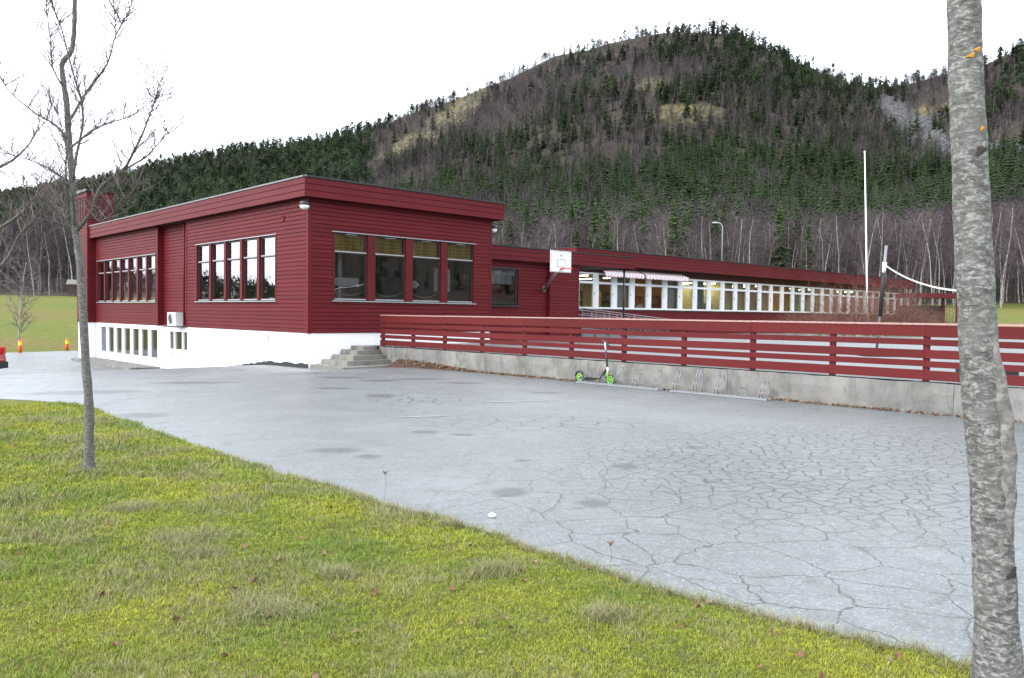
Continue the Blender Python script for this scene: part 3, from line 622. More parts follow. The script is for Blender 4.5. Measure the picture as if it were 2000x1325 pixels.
# window bands
def band(parent, F, a0, a1, z0, z1, zt, n, post, fm, postm, curt=None, gm=None):
    pitch = (a1-a0+post)/n
    for i in range(n):
        w0 = a0+i*pitch; sash_window(parent, F, w0, w0+pitch-post, z0, z1, zt, fm, .07, .045, rail=M['metal_edge'], n_out=-.03, gm=gm)
        if i < n-1: fbox(parent, F, 'mullion', postm, w0+pitch-post+.002, w0+pitch-.002, -.1, .03, z0, z1)
        if curt: curtain(parent, F, 'curtain', curt, w0+.05, w0+pitch-post-.05, -.13, zt+.02, z1, 7)
    fbox(parent, F, 'jamb', postm, a0-.06, a0-.002, -.1, .034, z0-.02, z1+.03); fbox(parent, F, 'jamb', postm, a1+.002, a1+.06, -.1, .034, z0-.02, z1+.03)
    fbox(parent, F, 'head_flashing', M['metal_edge'], a0-.09, a1+.09, .02, .055, z1+.012, z1+.04)
    fbox(parent, F, 'window_sill', M['metal_edge'], a0-.09, a1+.09, -.05, .075, z0-.045, z0-.012)
band(BX, FL, 2.06, 8.28, 1.94, 4.02, 3.38, 5, .17, M['brown'], M['red'], gm=M['glass_left'])
band(BX, FL, 12.56, 20.2, 1.94, 3.88, 3.3, 7, .17, M['brown'], M['red'], gm=M['glass_left'])
band(BX, FR, .88, 6.54, 1.96, 4.04, 3.45, 4, .29, M['brown'], M['red'], M['plaid_yellow'])
for i in range(4):      # slim vent slots over the right windows
    c = .88+i*1.4875+.6; fbox(BX, FR, 'vent_slot', M['metal_edge'], c-.2, c+.2, -.02, .0, 4.0, 4.018)
# fascia and roof
FLf = Face((-.3, 0, 0), (0, 1, 0), (-1, 0, 0)); FRf = Face((0, -.3, 0), (1, 0, 0), (0, -1, 0))
siding(BX, FLf, M['red_u'], -.3, 20.6, 5.0, 5.57, pitch=.19, n0=-.03, n1=.0, name='fascia_board')
siding(BX, FRf, M['red_v'], -.3, 7.75, 5.0, 5.57, pitch=.19, n0=-.03, n1=.0, name='fascia_board')
mb = MB(); mb.box((-.27, -.27, 5.05), (7.72, 22, 5.55)); mb.build('roof', M['dark_red'], BX)
mb = MB(); mb.box((-.31, -.31, 5.572), (7.76, 22, 5.6)); mb.build('roof_covering', M['roof'], BX)
fbox(BX, FLf, 'roof_edge_flashing', M['roof_flashing'], -.33, 20.6, -.06, .02, 5.575, 5.625)
fbox(BX, FRf, 'roof_edge_felt', M['roof'], -.33, 7.79, -.06, .025, 5.574, 5.63)
fbox(BX, Face((7.75, 0, 0), (0, 1, 0), (1, 0, 0)), 'fascia_end', M['red'], -.3, 21, -.03, .001, 5.0, 5.57)
# white basement
def skirt(F, a0, a1, n0, n1, z1, name='foundation', mat=None, step=.5):
    mb = MB(); k = max(1, int((a1-a0)/step))
    for i in range(k): F.box(mb, a0+(a1-a0)*i/k, a0+(a1-a0)*(i+1)/k, n0, n1, -1.2, z1)
    return mb.build(name, mat or M['masonry'], BX, fix=True)
fbox(BX, FL, 'foundation', M['masonry'], 0.0, 9.3, -.3, -.012, -1.2, .94)
fbox(BX, FR, 'foundation', M['masonry'], .3, 7.38, -.3, -.012, -1.2, .938)
HBb = [(12.34+i*1.107, 12.34+i*1.107+.98, -.5, .84) for i in range(7)]; HQ = [(9.78, 11.78, -.06, .78)]
def found_holes(F, a0, a1, holes, th=.25):
    sh = shell(BX, F, a0, a1, -1.2, .94, holes, M['masonry'], th); sh.name = 'foundation'
found_holes(FL, 12.28, 20.5, HBb); found_holes(FQ, 9.3, 12.28, HQ)
for (a0, a1, z0, z1) in HBb:
    sash_window(BX, FL, a0, a1, z0, z1, None, M['white'], .1, .085, n_out=-.01, gm=M['glass_low']); fbox(BX, FL, 'sloping_sill', M['white'], a0-.03, a1+.03, -.02, .08, z0-.1, z0-.01)
for a0, a1 in ((9.78, 10.35), (10.36, 11.2), (11.21, 11.78)): sash_window(BX, FQ, a0, a1, -.06, .78, None, M['white'], .1, .06, n_out=.0, gm=M['glass_low'])
fbox(BX, FQ, 'sloping_sill', M['white'], 9.7, 11.84, -.02, .1, -.15, -.07)
fbox(BX, FL, 'air_slot', M['steel'], 2.56, 2.63, -.0115, -.004, .62, .84)
mb = MB(); mb.lathe([(.09, 0), (.09, .03), (.075, .035), (.07, .02)], (-.024, 1.53, 4.51), (-1, 0, 0), 20); mb.build('round_vent', M['red'], BX, True)
# ragged tar band at the foot of the basement wall
mb = MB(); k = 46; vs = []
for i in range(k+1):
    a = 7.0*i/k; top = float(zlot(a))+max(.015, .13*(1-(a/7)**2))+rg.uniform(-.03, .03)*(a < 6.5); vs += [FL.p(a, -.006, float(zlot(a))-.1), FL.p(a, -.006, top)]
mb.add(vs, [(2*i, 2*i+2, 2*i+3, 2*i+1) for i in range(k)]); mb.build('tar_band', M['black'], BX, fix=True)
mb = MB(); mb.box((.9, 9.4, -.9), (1.0, 20.4, .9)); mb.build('basement_partition', M['int_floor'], BX)
mb = MB(); mb.box((.3, 9.4, -1.0), (1.0, 20.4, -.9)); mb.build('basement_floor', M['int_floor'], BX)
# interior: floor, back wall, things glimpsed, white shapes added for reflections
mb = MB(); mb.box((.2, .2, .9), (7.2, 20.4, .98)); mb.build('floor', M['int_floor'], BX)
mb = MB(); mb.box((5.2, 9.0, .98), (5.3, 20.3, 5.0)); mb.build('partition', M['interior'], BX)
mb = MB(); mb.box((.2, 9.1, .98), (7.2, 9.2, 5.0)); mb.build('partition', M['interior'], BX)
mb = MB(); mb.box((3.9, 4.4, .98), (4.0, 9.0, 4.9)); mb.build('partition', M['int_orange'], BX)
mb = MB(); mb.box((.2, 5.6, .98), (7.3, 5.7, 5.0)); mb.build('partition', M['interior'], BX)
mb = MB(); mb.box((7.25, .2, .95), (7.33, 20, 5.0)); mb.build('partition', M['interior'], BX)
mb = MB(); mb.tube([(1.55, .8, .98), (1.55, .8, 4.9)], .09, 12); mb.build('pole_reflection', M['white'], BX, True)  # white upright added inside to imitate a pole reflected in the glass
for a0, d in ((.98, 1), (3.75, -1)):       # white boards added inside to imitate arrow shaped reflections in the panes
    P_ = [(a0, 2.55), (a0+.18, 2.42), (a0+1.02, 2.42), (a0+1.02, 2.68), (a0+.18, 2.68)] if d > 0 else [(a0, 2.42), (a0+.5, 2.42), (a0+.68, 2.55), (a0+.5, 2.68), (a0, 2.68)]
    mb = MB(); mb.prism([FR.p(a, -.35, z) for a, z in P_], (0, .02, 0)); mb.build('arrow_reflection', M['white'], BX, fix=True)
for i in range(3):
    c0 = .95+i*1.4875; mb = MB(); mb.tube([FR.p(c0+1.1*s/12, -.16, 2.12+.13*(2*s/12-1)**2) for s in range(13)], .014, 6); mb.build('garland', M['white'], BX, True)
fbox(BX, FR, 'wall_cabinet', M['white'], 5.45, 6.2, -1.3, -.9, 2.35, 3.2)
for i in range(2): fbox(BX, FR, 'cabinet_door', M['white'], 5.46+i*.375, 5.82+i*.375, -.9, -.885, 2.36, 3.19)

# ---- tower on the far end
TW = thing('roof_tower', 'square red boarded tower with louvred openings rising at the far end of the roof', 'tower', ORG, RZ)
FT = Face((-.36, 0, 0), (0, 1, 0), (-1, 0, 0)); FTr = Face((0, 20.56, 0), (1, 0, 0), (0, -1, 0))
mb = MB(); mb.box((-.35, 20.57, -1.2), (.82, 22.3, 7.3)); mb.build('core', M['red'], TW)
lv_h = [(20.75, 22.1, 5.95, 7.0)]; lr_h = [(-.2, .66, 5.95, 7.0)]
siding(TW, FT, M['red_u'], 20.58, 22.3, .94, 7.3, lv_h, n0=-.008); siding(TW, FTr, M['red_v'], -.36, .82, .94, 7.3, lr_h, n0=-.008)
for F, h in ((FT, lv_h[0]), (FTr, lr_h[0])):
    nl = 9
    for i in range(nl):
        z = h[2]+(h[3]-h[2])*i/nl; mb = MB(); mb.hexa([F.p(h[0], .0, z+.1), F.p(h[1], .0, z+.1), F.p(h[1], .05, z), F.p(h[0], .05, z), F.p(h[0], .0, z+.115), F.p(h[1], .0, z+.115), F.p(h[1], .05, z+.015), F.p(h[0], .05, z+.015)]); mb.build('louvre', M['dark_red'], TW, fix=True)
    for k_ in range(4):
        a = h[0]+(h[1]-h[0])*k_/3; fbox(TW, F, 'louvre_post', M['red'], a-.03, a+.03, .0, .06, h[2]-.03, h[3]+.03)
mb = MB(); mb.box((-.352, 20.575, -1.2), (.8, 22.2, .935)); o = mb.build('foundation', M['masonry'], TW); o.location = (-.012, -.012, 0)
mb = MB(); mb.hexa([(-.46, 20.46, 7.3), (.92, 20.46, 7.3), (.92, 22.4, 7.3), (-.46, 22.4, 7.3), (-.46, 20.46, 7.36), (.92, 20.46, 7.36), (.92, 22.4, 7.52), (-.46, 22.4, 7.52)]); mb.build('roof', M['roof'], TW)
mb = MB(); mb.box((-.47, 20.45, 7.27), (-.44, 22.4, 7.38)); mb.build('roof_edge_flashing', M['roof_flashing'], TW)

# concrete slab beside the left end
mb = MB(); q = []
mb.box((-1.15, 12.1, -1.1), (-.02, 20.4, -.76)); o = mb.build('concrete_walkway', M['concrete']); o.location = ORG; o.rotation_euler = (0, 0, RZ)
tag(o, 'low concrete walkway slab along the white basement windows', 'walkway')

# ------------------------------------------------------------------ connector with entrance canopy
CN = thing('entrance_link', 'low red boarded link with entrance canopy between the two school blocks', 'building', ORG, RZ)
FC = Face((0, 1.0, 0), (1, 0, 0), (0, -1, 0)); FC2 = Face((0, .84, 0), (1, 0, 0), (0, -1, 0)); FCf = Face((0, .7, 0), (1, 0, 0), (0, -1, 0))
HC = [(8.0, 9.72, 1.9, 3.38)]
siding(CN, FC, M['red_v'], 7.4, 11.34, .5, 3.7, HC); siding(CN, FC2, M['red_v'], 11.36, 13.04, .5, 3.7)
shell(CN, FC, 7.41, 11.4, .4, 3.75, HC, M['red']); mb = MB(); mb.box((11.35, .845, .4), (13.1, 4.7, 3.7)); mb.build('porch_wall', M['red'], CN)
fbox(CN, FC2, 'corner_board', M['red'], 13.04, 13.13, -.05, .03, .5, 3.7)
sash_window(CN, FC, 8.06, 9.66, 1.96, 3.32, None, M['blackpaint'], .08, .07, n_out=.02)
fbox(CN, FC, 'window_sill', M['roof'], 7.98, 9.74, 0.0, .09, 1.88, 1.93); fbox(CN, FC, 'head_board', M['roof'], 7.98, 9.74, .02, .06, 3.33, 3.39)
curtain(CN, FC, 'curtain', M['plaid_white'], 8.15, 9.6, -.2, 2.75, 3.3, 9)
mb = MB(); mb.box((7.45, 4.5, .5), (13.0, 4.6, 3.7)); mb.build('partition', M['interior'], CN)
siding(CN, FCf, M['red_v'], 7.42, 16.78, 3.66, 4.17, pitch=.17, n0=-.03, n1=0, name='fascia_board')
mb = MB(); mb.box((7.42, .73, 3.7), (16.75, 4.1, 4.16)); mb.build('roof', M['dark_red'], CN)
mb = MB(); mb.box((7.42, .69, 4.172), (16.8, 4.12, 4.2)); mb.build('roof_covering', M['roof'], CN)
fbox(CN, FCf, 'roof_edge_felt', M['roof'], 7.42, 16.81, -.05, .02, 4.173, 4.21)
fbox(CN, Face((16.78, 0, 0), (0, 1, 0), (1, 0, 0)), 'fascia_end', M['red'], .7, 4.1, -.03, .0, 3.66, 4.17)
mb = MB(); mb.tube([(16.31, .95, .5), (16.31, .95, 3.68)], .045, 10); mb.build('canopy_post', M['blackpaint'], CN, True)
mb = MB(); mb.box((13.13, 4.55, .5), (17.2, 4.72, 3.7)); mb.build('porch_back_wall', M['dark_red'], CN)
mb = MB(); mb.box((13.9, 4.48, .55), (14.9, 4.548, 2.7)); d_ = mb.build('door', M['brown'], CN)
mb = MB(); mb.box((14.05, 4.46, 1.5), (14.75, 4.479, 2.55)); mb.build('door_pane', M['glass'], d_)
mb = MB(); mb.tube([(13.98, 4.43, 1.5), (13.98, 4.43, 1.75)], .015, 8); mb.build('door_handle', M['steel'], d_, True)

# ------------------------------------------------------------------ classroom wing
WG = thing('classroom_wing', 'long low red classroom wing with a band of white framed windows', 'building', ORG, RZ)
FW = Face((0, 4.75, 0), (1, 0, 0), (0, -1, 0)); FWf = Face((0, 4.15, 0), (1, 0, 0), (0, -1, 0))
V0, PW, NW = 17.42, 1.476, 28; V1 = V0+PW*NW
siding(WG, FW, M['red_v'], 17.2, V1+.4, .5, 1.86, n0=-.02)
fbox(WG, FW, 'wall_core', M['red'], 17.2, V1+.4, -.2, -.022, .3, 1.86)
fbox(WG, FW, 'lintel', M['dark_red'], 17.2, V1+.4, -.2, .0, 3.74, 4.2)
fbox(WG, FW, 'window_sill', M['roof'], V0-.05, V1+.05, .0, .06, 1.83, 1.87)
for i in range(NW):
    a = V0+i*PW
    sash_window(WG, FW, a+.05, a+PW-.22, 1.9, 3.72, 3.22, M['white'], .1, .085, n_out=.02, gm=M['glass_wing'])
    fbox(WG, FW, 'mullion', M['white'], a+PW-.218, a+PW+.048, -.1, .035, 1.9, 3.72)
    if i < 16: fbox(WG, FW, 'window_catch', M['blackpaint'], a+PW-.23, a+PW-.2, .036, .05, 2.62, 2.72)
    cm = [None, None, 'curtain_grey', None, None, 'curtain_grey', None, 'curtain_green', None, 'curtain_beige', 'curtain_beige', 'curtain_beige', 'curtain_beige', None, None, 'curtain_grey', 'curtain_grey', None, None, None, 'curtain_beige', None, None, 'curtain_grey', None, None, None, None][i]
    if cm: curtain(WG, FW, 'curtain', M[cm], a+(.5 if i % 2 else .1), a+PW-.25, -.25, 1.9, 3.7, 6, .03)
fbox(WG, FW, 'mullion', M['white'], V0-.1, V0+.048, -.1, .035, 1.9, 3.72)
siding(WG, FWf, M['red_v'], 16.68, V1+.9, 4.08, 4.83, pitch=.188, n0=-.03, n1=0, name='fascia_board')
fbox(WG, Face((16.68, 0, 0), (0, 1, 0), (-1, 0, 0)), 'fascia_end', M['red'], 4.15, 12.6, -.03, .0, 4.08, 4.83)
mb = MB(); mb.box((16.71, 4.18, 4.1), (V1+.9, 12.6, 4.82)); mb.build('roof', M['dark_red'], WG)
mb = MB(); mb.box((16.66, 4.12, 4.832), (V1+.95, 12.65, 4.87)); mb.build('roof_covering', M['roof'], WG)
mb = MB(); mb.box((V1+.25, 4.77, .3), (V1+.4, 12.4, 4.1)); mb.build('end_wall', M['red'], WG)
mb = MB(); mb.box((17.2, 4.98, .5), (V1+.2, 12.4, .9)); mb.build('floor', M['int_floor'], WG)
mb = MB(); mb.box((17.2, 10.4, .9), (V1+.2, 10.5, 4.1)); mb.build('back_wall', M['int_green'], WG)
mb = MB(); mb.box((17.2, 4.98, .9), (17.3, 12.4, 4.1)); mb.build('end_wall', M['int_green'], WG)
for k_, v_ in enumerate((26.3, 32.2, 39.6, 47.0, 54.3)): mb = MB(); mb.box((v_, 5.1, .9), (v_+.1, 10.4, 4.1)); mb.build('partition', M['int_green' if k_ % 2 else 'int_orange'], WG)
for v_ in (19.5, 22.5, 30.0, 31.6, 35.2, 37.2, 42.2, 44.6, 49.6, 51.6):
    for u_ in (6.6, 8.6):
        mb = MB(); mb.box((v_-.06, u_-.75, 3.66), (v_+.06, u_+.75, 3.74)); f_ = mb.build('ceiling_lamp', M['white'], WG)
        mb = MB(); mb.box((v_-.05, u_-.72, 3.63), (v_+.05, u_+.72, 3.655)); mb.build('lamp_tube', M['tubelight'], f_)
for i in range(26):      # pictures on the back wall
    v_ = 17.8+i*1.55+rg.uniform(-.2, .2); z_ = rg.uniform(2.0, 2.7); w_, h_ = rg.uniform(.3, .9), rg.uniform(.3, .7)
    mb = MB(); mb.box((v_, 10.37, z_), (v_+w_, 10.395, z_+h_)); mb.build('wall_picture', M['poster%d' % rg.randrange(5)], WG)
for i, v_ in enumerate((18.2, 20.6, 23.4, 24.9, 30.4, 34.0, 36.5, 41, 45)):      # open shelves by the windows
    mb = MB(); h_ = rg.uniform(1.3, 2.0)
    mb.box((v_, 5.9, .9), (v_+.03, 6.25, .9+h_)); mb.box((v_+.97, 5.9, .9), (v_+1, 6.25, .9+h_)); mb.box((v_+.03, 6.23, .9), (v_+.97, 6.25, .9+h_))
    for k_ in range(5): mb.box((v_+.03, 5.91, .95+k_*(h_-.1)/4), (v_+.97, 6.225, .98+k_*(h_-.1)/4))
    s_ = mb.build('shelf_unit', M['wood'], WG)
    for k_ in range(4):
        mb = MB(); c_ = v_+.06
        while c_ < v_+.85:
            w_ = rg.uniform(.03, .1); hh_ = (h_-.1)/4*rg.uniform(.5, .85); z_ = .982+k_*(h_-.1)/4; mb.box((c_, 5.94, z_), (c_+w_, 6.15, z_+hh_)); c_ += w_+.004+(.15 if rg.random() < .2 else 0)
        mb.build('book_row', M['poster%d' % ((i+k_) % 5)], s_)
mb = MB(); mb.lathe([(.2, 0), (.2, .35), (.3, .36), (.3, .42), (.05, .5)], (27.4, 8, 4.87), (0, 0, 1), 14); mb.build('roof_vent', M['galv'], WG, True)

# awnings over the first windows
def awning(a0, a1, label):
    o = thing('window_awning', label, 'awning', ORG, RZ, 'scalloped awnings over classroom windows'); mb = MB(); k = int((a1-a0)/.08); vs = []
    for i in range(k+1):
        a = a0+(a1-a0)*i/k; sc_ = .045*abs(math.sin(i*math.pi/4)); vs += [FW.p(a, .05, 3.95), FW.p(a, .55, 3.74), FW.p(a, .565, 3.56-sc_)]
    mb.add(vs, [f for i in range(k) for f in ((3*i, 3*i+3, 3*i+4, 3*i+1), (3*i+1, 3*i+4, 3*i+5, 3*i+2))]); mb.build('cloth', M['awning'], o)
    mb = MB(); mb.tube([FW.p(a0, .545, 3.725), FW.p(a1, .545, 3.725)], .018, 6); [mb.tube([FW.p(a, .04, 3.6), FW.p(a, .545, 3.72)], .012, 6) for a in (a0+.02, a1-.02)]; mb.build('frame', M['alu'], o)
awning(18.9, 22.1, 'pink and white checked scalloped awning nearer the entrance canopy'); awning(22.25, 26.2, 'pink and white checked scalloped awning farther from the entrance canopy')
# ramp with railing in front of the wing
RP = thing('ramp_railing', 'galvanised access ramp with handrails below the first wing windows', 'railing', ORG, RZ)
for u_ in (2.8, 3.9):
    zt = lambda v_: 1.86-.0715*(v_-16.0)
    vs_ = np.linspace(15.6, 22.4, 8)
    for dz in (0, -.22): mb = MB(); mb.tube([(v_, u_, zt(v_)+dz) for v_ in vs_], .021, 7); mb.build('handrail', M['galv'], RP, True)
    for v_ in vs_: mb = MB(); mb.tube([(v_, u_, .54), (v_, u_, zt(v_))], .02, 7); mb.build('post', M['galv'], RP, True)
    for k_ in range(48): v_ = 15.6+6.8*k_/47; mb = MB(); mb.tube([(v_, u_, zt(v_)-.88), (v_, u_, zt(v_)-.23)], .006, 5); mb.build('baluster', M['galv'], RP)
mb = MB(); mb.hexa([(15.6, 2.85, .54), (22.5, 2.85, .54), (22.5, 3.85, .54), (15.6, 3.85, .54), (15.6, 2.85, 1.0), (22.5, 2.85, .56), (22.5, 3.85, .56), (15.6, 3.85, 1.0)]); mb.build('ramp_deck', M['galv'], RP)

# ------------------------------------------------------------------ retaining wall, steps, fence
RW = thing('retaining_wall', 'stained grey concrete retaining wall under the red fence', 'wall', ORG, RZ)
us = [-1.0, -4.6, -8.9, -13.0, -17.2, -21.5, -26, -32]
us[0] = -.55
for a, b_ in zip(us, us[1:]):
    mb = MB(); k = 14; vs = []; rows = 6
    for i in range(k+1):
        u_ = a-.004+(b_-a+.008)*i/k
        for j in range(rows): z_ = -.35+(.52+.35)*j/(rows-1); vs.append((2.15+rg.uniform(-.012, .012)-(.0 if j < rows-1 else -.015), u_, z_+(rg.uniform(-.008, .008) if j == rows-1 else 0)))
        vs.append((2.46, u_, .52)); vs.append((2.46, u_, -.35))
    m_ = rows+2; fs = [(i*m_+j, (i+1)*m_+j, (i+1)*m_+(j+1) % m_, i*m_+(j+1) % m_) for i in range(k) for j in range(m_)]+[tuple(range(m_)), tuple(k*m_+j for j in range(m_))[::-1]]
    mb.add(vs, fs); mb.build('wall_segment', M['concrete'], RW, fix=True)
mb = MB(); mb.box((2.3, -.55, -.3), (7.4, -.35, .5)); mb.build('wall_return', M['concrete'], RW)
ST = thing('concrete_steps', 'four worn concrete steps between the white basement and the retaining wall', 'steps', ORG, RZ)
for i, (v_, u_, z_) in enumerate([(.07, -1.9, -.0), (.46, -1.45, .14), (.82, -1.2, .28), (1.12, -.92, .42), (1.5, -.7, .535)]):
    mb = MB(); k = 9; top = []; 
    for s in range(k+1): top.append((v_+rg.uniform(-.018, .018), .0+(u_-0)*s/k, z_+rg.uniform(-.008, .008)))
    top += [(v_+.5, u_+.05, z_), (2.2, u_+.25, z_), (2.2, 0, z_)]
    top = [(x_, y_-.013, z__) for x_, y_, z__ in top]; nb_ = len(top)
    bot = [(x_, y_, -.4) for x_, y_, _ in top]; mb.add(top+bot, [tuple(range(nb_)), tuple(range(nb_, 2*nb_))[::-1]]+[(j, nb_+j, nb_+(j+1) % nb_, (j+1) % nb_) for j in range(nb_)])
    mb.build('step' if i < 4 else 'landing', M['stepstone'], ST, fix=True)
FN = thing('red_board_fence', 'long red horizontal board fence on top of the concrete wall', 'fence', ORG, RZ)
FF = Face((2.24, 0, 0), (0, 1, 0), (-1, 0, 0))
posts = [-.62, -2.2, -3.72, -5.34]+[-7.0-1.62*i for i in range(15)]
for u_ in posts:
    mb = MB(); mb.box((2.245, u_-.045, .46), (2.33, u_+.045, 1.49)); mb.build('post', M['red_f'], FN)
rows = [(1.29, 1.485), (1.143, 1.247), (.925, 1.07), (.782, .888), (.565, .728)]
seg = [posts[0]+.07]+posts[2::2]
if seg[-1] != posts[-1]: seg.append(posts[-1])
for a, b_ in zip(seg, seg[1:]):
    for z0, z1 in rows:
        mb = MB(); dz = rg.uniform(-.006, .006); sl = rg.uniform(-.007, .007); b2 = b_+.004
        P_ = [FF.p(a, 0, z0+dz), FF.p(a, .021, z0+dz), FF.p(a, .024, z0+dz+.004), FF.p(a, .024, z1+dz-.004), FF.p(a, .021, z1+dz), FF.p(a, 0, z1+dz)]
        mb.prism(P_, (0, b2-a, sl)); mb.build('rail_board', M['red_f'], FN, fix=True)
    mb = MB(); sl = rg.uniform(-.006, .006); mb.prism([(2.2, a, 1.49), (2.37, a, 1.49), (2.37, a, 1.522), (2.2, a, 1.522)], (0, b_+.003-a, sl)); mb.build('top_cap', simple('pale_worn_rail_cap', (.34, .2, .18), .4, .25, 14) if 'cap' not in M else M['cap'], FN, fix=True)

# ------------------------------------------------------------------ fittings on the buildings
def wall_lamp(name, p, out, label):
    o = thing(name, label, 'lamp', ORG+Matrix.Rotation(RZ, 3, 'Z')@Vector(p), RZ, 'outdoor lamps on the main block'); out = Vector(out)
    mb = MB(); mb.tube([(0, 0, .06), tuple(out*.16+Vector((0, 0, .06)))], .035, 10); mb.build('bracket', M['blackpaint'], o, True)
    c = out*.26; prof = [(.02, .14), (.1, .12), (.15, .06), (.155, .0)]
    mb = MB(); mb.lathe(prof[::-1], c, (0, 0, 1), 18); mb.build('lamp_hood', M['blackpaint'], o, True)
    mb = MB(); mb.lathe([(.03, -.13), (.09, -.115), (.13, -.07), (.147, -.002)], c, (0, 0, 1), 18); mb.build('lamp_globe', M['lampglass'], o, True)
wall_lamp('wall_lamp', (-.02, -.0, 4.75), (-.75, -.55, 0), 'black hooded lamp with white globe at the near corner of the main block')
wall_lamp('wall_lamp', (7.41, .3, 4.7), (.8, -.6, 0), 'black hooded lamp with white globe on the wall end above the link roof')
HP = thing('heat_pump', 'white heat pump unit hung on the recessed red wall', 'heat pump', ORG+Matrix.Rotation(RZ, 3, 'Z')@Vector((.2, 10.45, .95)), RZ)
mb = MB(); mb.box((-.36, -.42, .02), (-.05, .42, .55)); mb.build('casing', M['heatpump'], HP)
mb = MB(); mb.ring((-.365, .1, .28), (1, 0, 0), .2, .012, 24, 6); [mb.ring((-.365, .1, .28), (1, 0, 0), r_, .004, 20, 5) for r_ in (.05, .09, .13, .165)]; mb.build('fan_grille', M['steel'], HP)
mb = MB(); mb.lathe([(.19, 0), (.19, .004)], (-.3645, .1, .28), (1, 0, 0), 24); mb.build('fan_opening', M['black'], HP)
for y_ in (-.3, .3): mb = MB(); mb.box((-.37, y_-.02, -.03), (.0, y_+.02, .018)); mb.build('wall_bracket', M['steel'], HP)
HO = thing('basketball_hoop', 'white basketball backboard with red rim on a steel arm from the link wall', 'basketball hoop', ORG, RZ)
mb = MB(); mb.box((9.95, -.55, 3.22), (11.12, -.52, 4.05)); bb = mb.build('backboard', M['white'], HO)
for a0, a1, z0, z1 in ((10.32, 10.76, 3.42, 3.435), (10.32, 10.76, 3.715, 3.73), (10.32, 10.335, 3.435, 3.715), (10.745, 10.76, 3.435, 3.715), (9.97, 11.1, 3.235, 3.245), (9.97, 11.1, 4.02, 4.03), (9.97, 9.98, 3.245, 4.02), (11.09, 11.1, 3.245, 4.02)):
    mb = MB(); mb.box((a0, -.556, z0), (a1, -.5505, z1)); mb.build('marking', M['steel'], bb)
mb = MB(); mb.box((10.5, -.5555, 3.84), (10.56, -.551, 3.9)); mb.build('emblem', M['blackpaint'], bb)
mb = MB(); mb.ring((10.54, -.85, 3.36), (0, 0, 1), .225, .012, 24, 6); mb.box((10.47, -.64, 3.33), (10.61, -.55, 3.37)); mb.build('rim', M['rim_red'], HO)
mb = MB(); mb.tube([(11.0, .8, 2.58), (10.7, .1, 3.0), (10.54, -.5, 3.4)], .055, 8); mb.tube([(11.0, .8, 2.5), (11.0, .8, 2.72)], .07, 8); mb.build('arm', M['galv'], HO, True)
mb = MB(); mb.box((10.3, -.52, 3.35), (10.8, -.48, 3.42)); mb.box((10.3, -.52, 3.75), (10.8, -.48, 3.82)); mb.box((10.5, -.52, 3.421), (10.58, -.47, 3.749)); mb.build('back_frame', M['galv'], HO)

# ------------------------------------------------------------------ scooter and bicycle racks
SC = thing('kick_scooter', 'black kick scooter with lime green wheels leaning on the concrete wall', 'scooter', W(-9.66, 1.97, 0), RZ+math.pi/2)
# local: x along +u (rear towards +x), wheels touch z = 0
SCR = .115
def wheel(x, name='wheel'):
    mb = MB(); mb.ring((x, 0, SCR), (0, 1, 0), SCR-.014, .014, 32, 8); w = mb.build(name, M['black'], SC, True)
    mb = MB(); mb.ring((x, 0, SCR), (0, 1, 0), SCR-.034, .011, 28, 6); [mb.tube([(x+.02*math.cos(a), 0, SCR+.02*math.sin(a)), (x+.08*math.cos(a+.25), 0, SCR+.08*math.sin(a+.25))], .009, 6) for a in [k_*6.283/6 for k_ in range(6)]]
    mb.lathe([(.026, -.025), (.026, .025)], (x, 0, SCR), (0, 1, 0), 12); mb.build('rim', M['green'], w, True); mb = MB(); mb.lathe([(.012, -.032), (.012, .032)], (x, 0, SCR), (0, 1, 0), 8); mb.build('axle', M['steel'], w)
wheel(.43); wheel(-.42)
mb = MB(); mb.prism([(-.17, -.055, .10), (.27, -.055, .075), (.3, -.055, .1), (.3, -.055, .125), (-.17, -.055, .13)], (0, .11, 0)); mb.build('deck', M['blackpaint'], SC, fix=True)
mb = MB(); mb.tube([(-.12, 0, .12), (-.22, 0, .2), (-.33, 0, .33), (-.35, 0, .36)], [.022, .024, .024, .026], 10); mb.build('neck', M['blackpaint'], SC, True)
mb = MB(); [mb.tube([(.28, s, .1), (.43, s, SCR)], .011, 6) for s in (-.035, .035)]; mb.tube([(.33, 0, .15), (.34, 0, .235), (.43, 0, .262), (.52, 0, .22), (.56, 0, .14)], .016, 8); mb.build('rear_mudguard', M['blackpaint'], SC, True)
mb = MB(); [mb.tube([(-.42, s, SCR), (-.375, s, .25), (-.37, s*.4, .29)], .012, 6) for s in (-.035, .035)]; mb.build('fork', M['green'], SC, True)
mb = MB(); mb.tube([(-.37, 0, .27), (-.365, 0, .38)], .022, 10); mb.build('head_tube', M['white'], SC, True)
mb = MB(); mb.tube([(-.365, 0, .37), (-.345, 0, .72)], .019, 10); mb.build('stem', M['blackpaint'], SC, True)
mb = MB(); mb.tube([(-.345, 0, .715), (-.335, 0, .9)], .016, 10); mb.build('upper_stem', M['white'], SC, True)
mb = MB(); mb.lathe([(.026, 0), (.026, .04)], (-.3455, 0, .71), (0, 0, 1), 12); mb.build('clamp', M['steel'], SC)
mb = MB(); mb.tube([(-.47, .1, .875), (-.39, .04, .905), (-.335, 0, .91), (-.28, -.04, .915), (-.19, -.1, .935)], .013, 8); hb = mb.build('handlebar', M['steel'], SC, True)
for a, b_ in (((-.56, .15, .865), (-.44, .085, .885)), ((-.22, -.085, .928), (-.1, -.15, .95))): mb = MB(); mb.tube([a, b_], .02, 8); mb.build('grip', M['black'], hb, True)
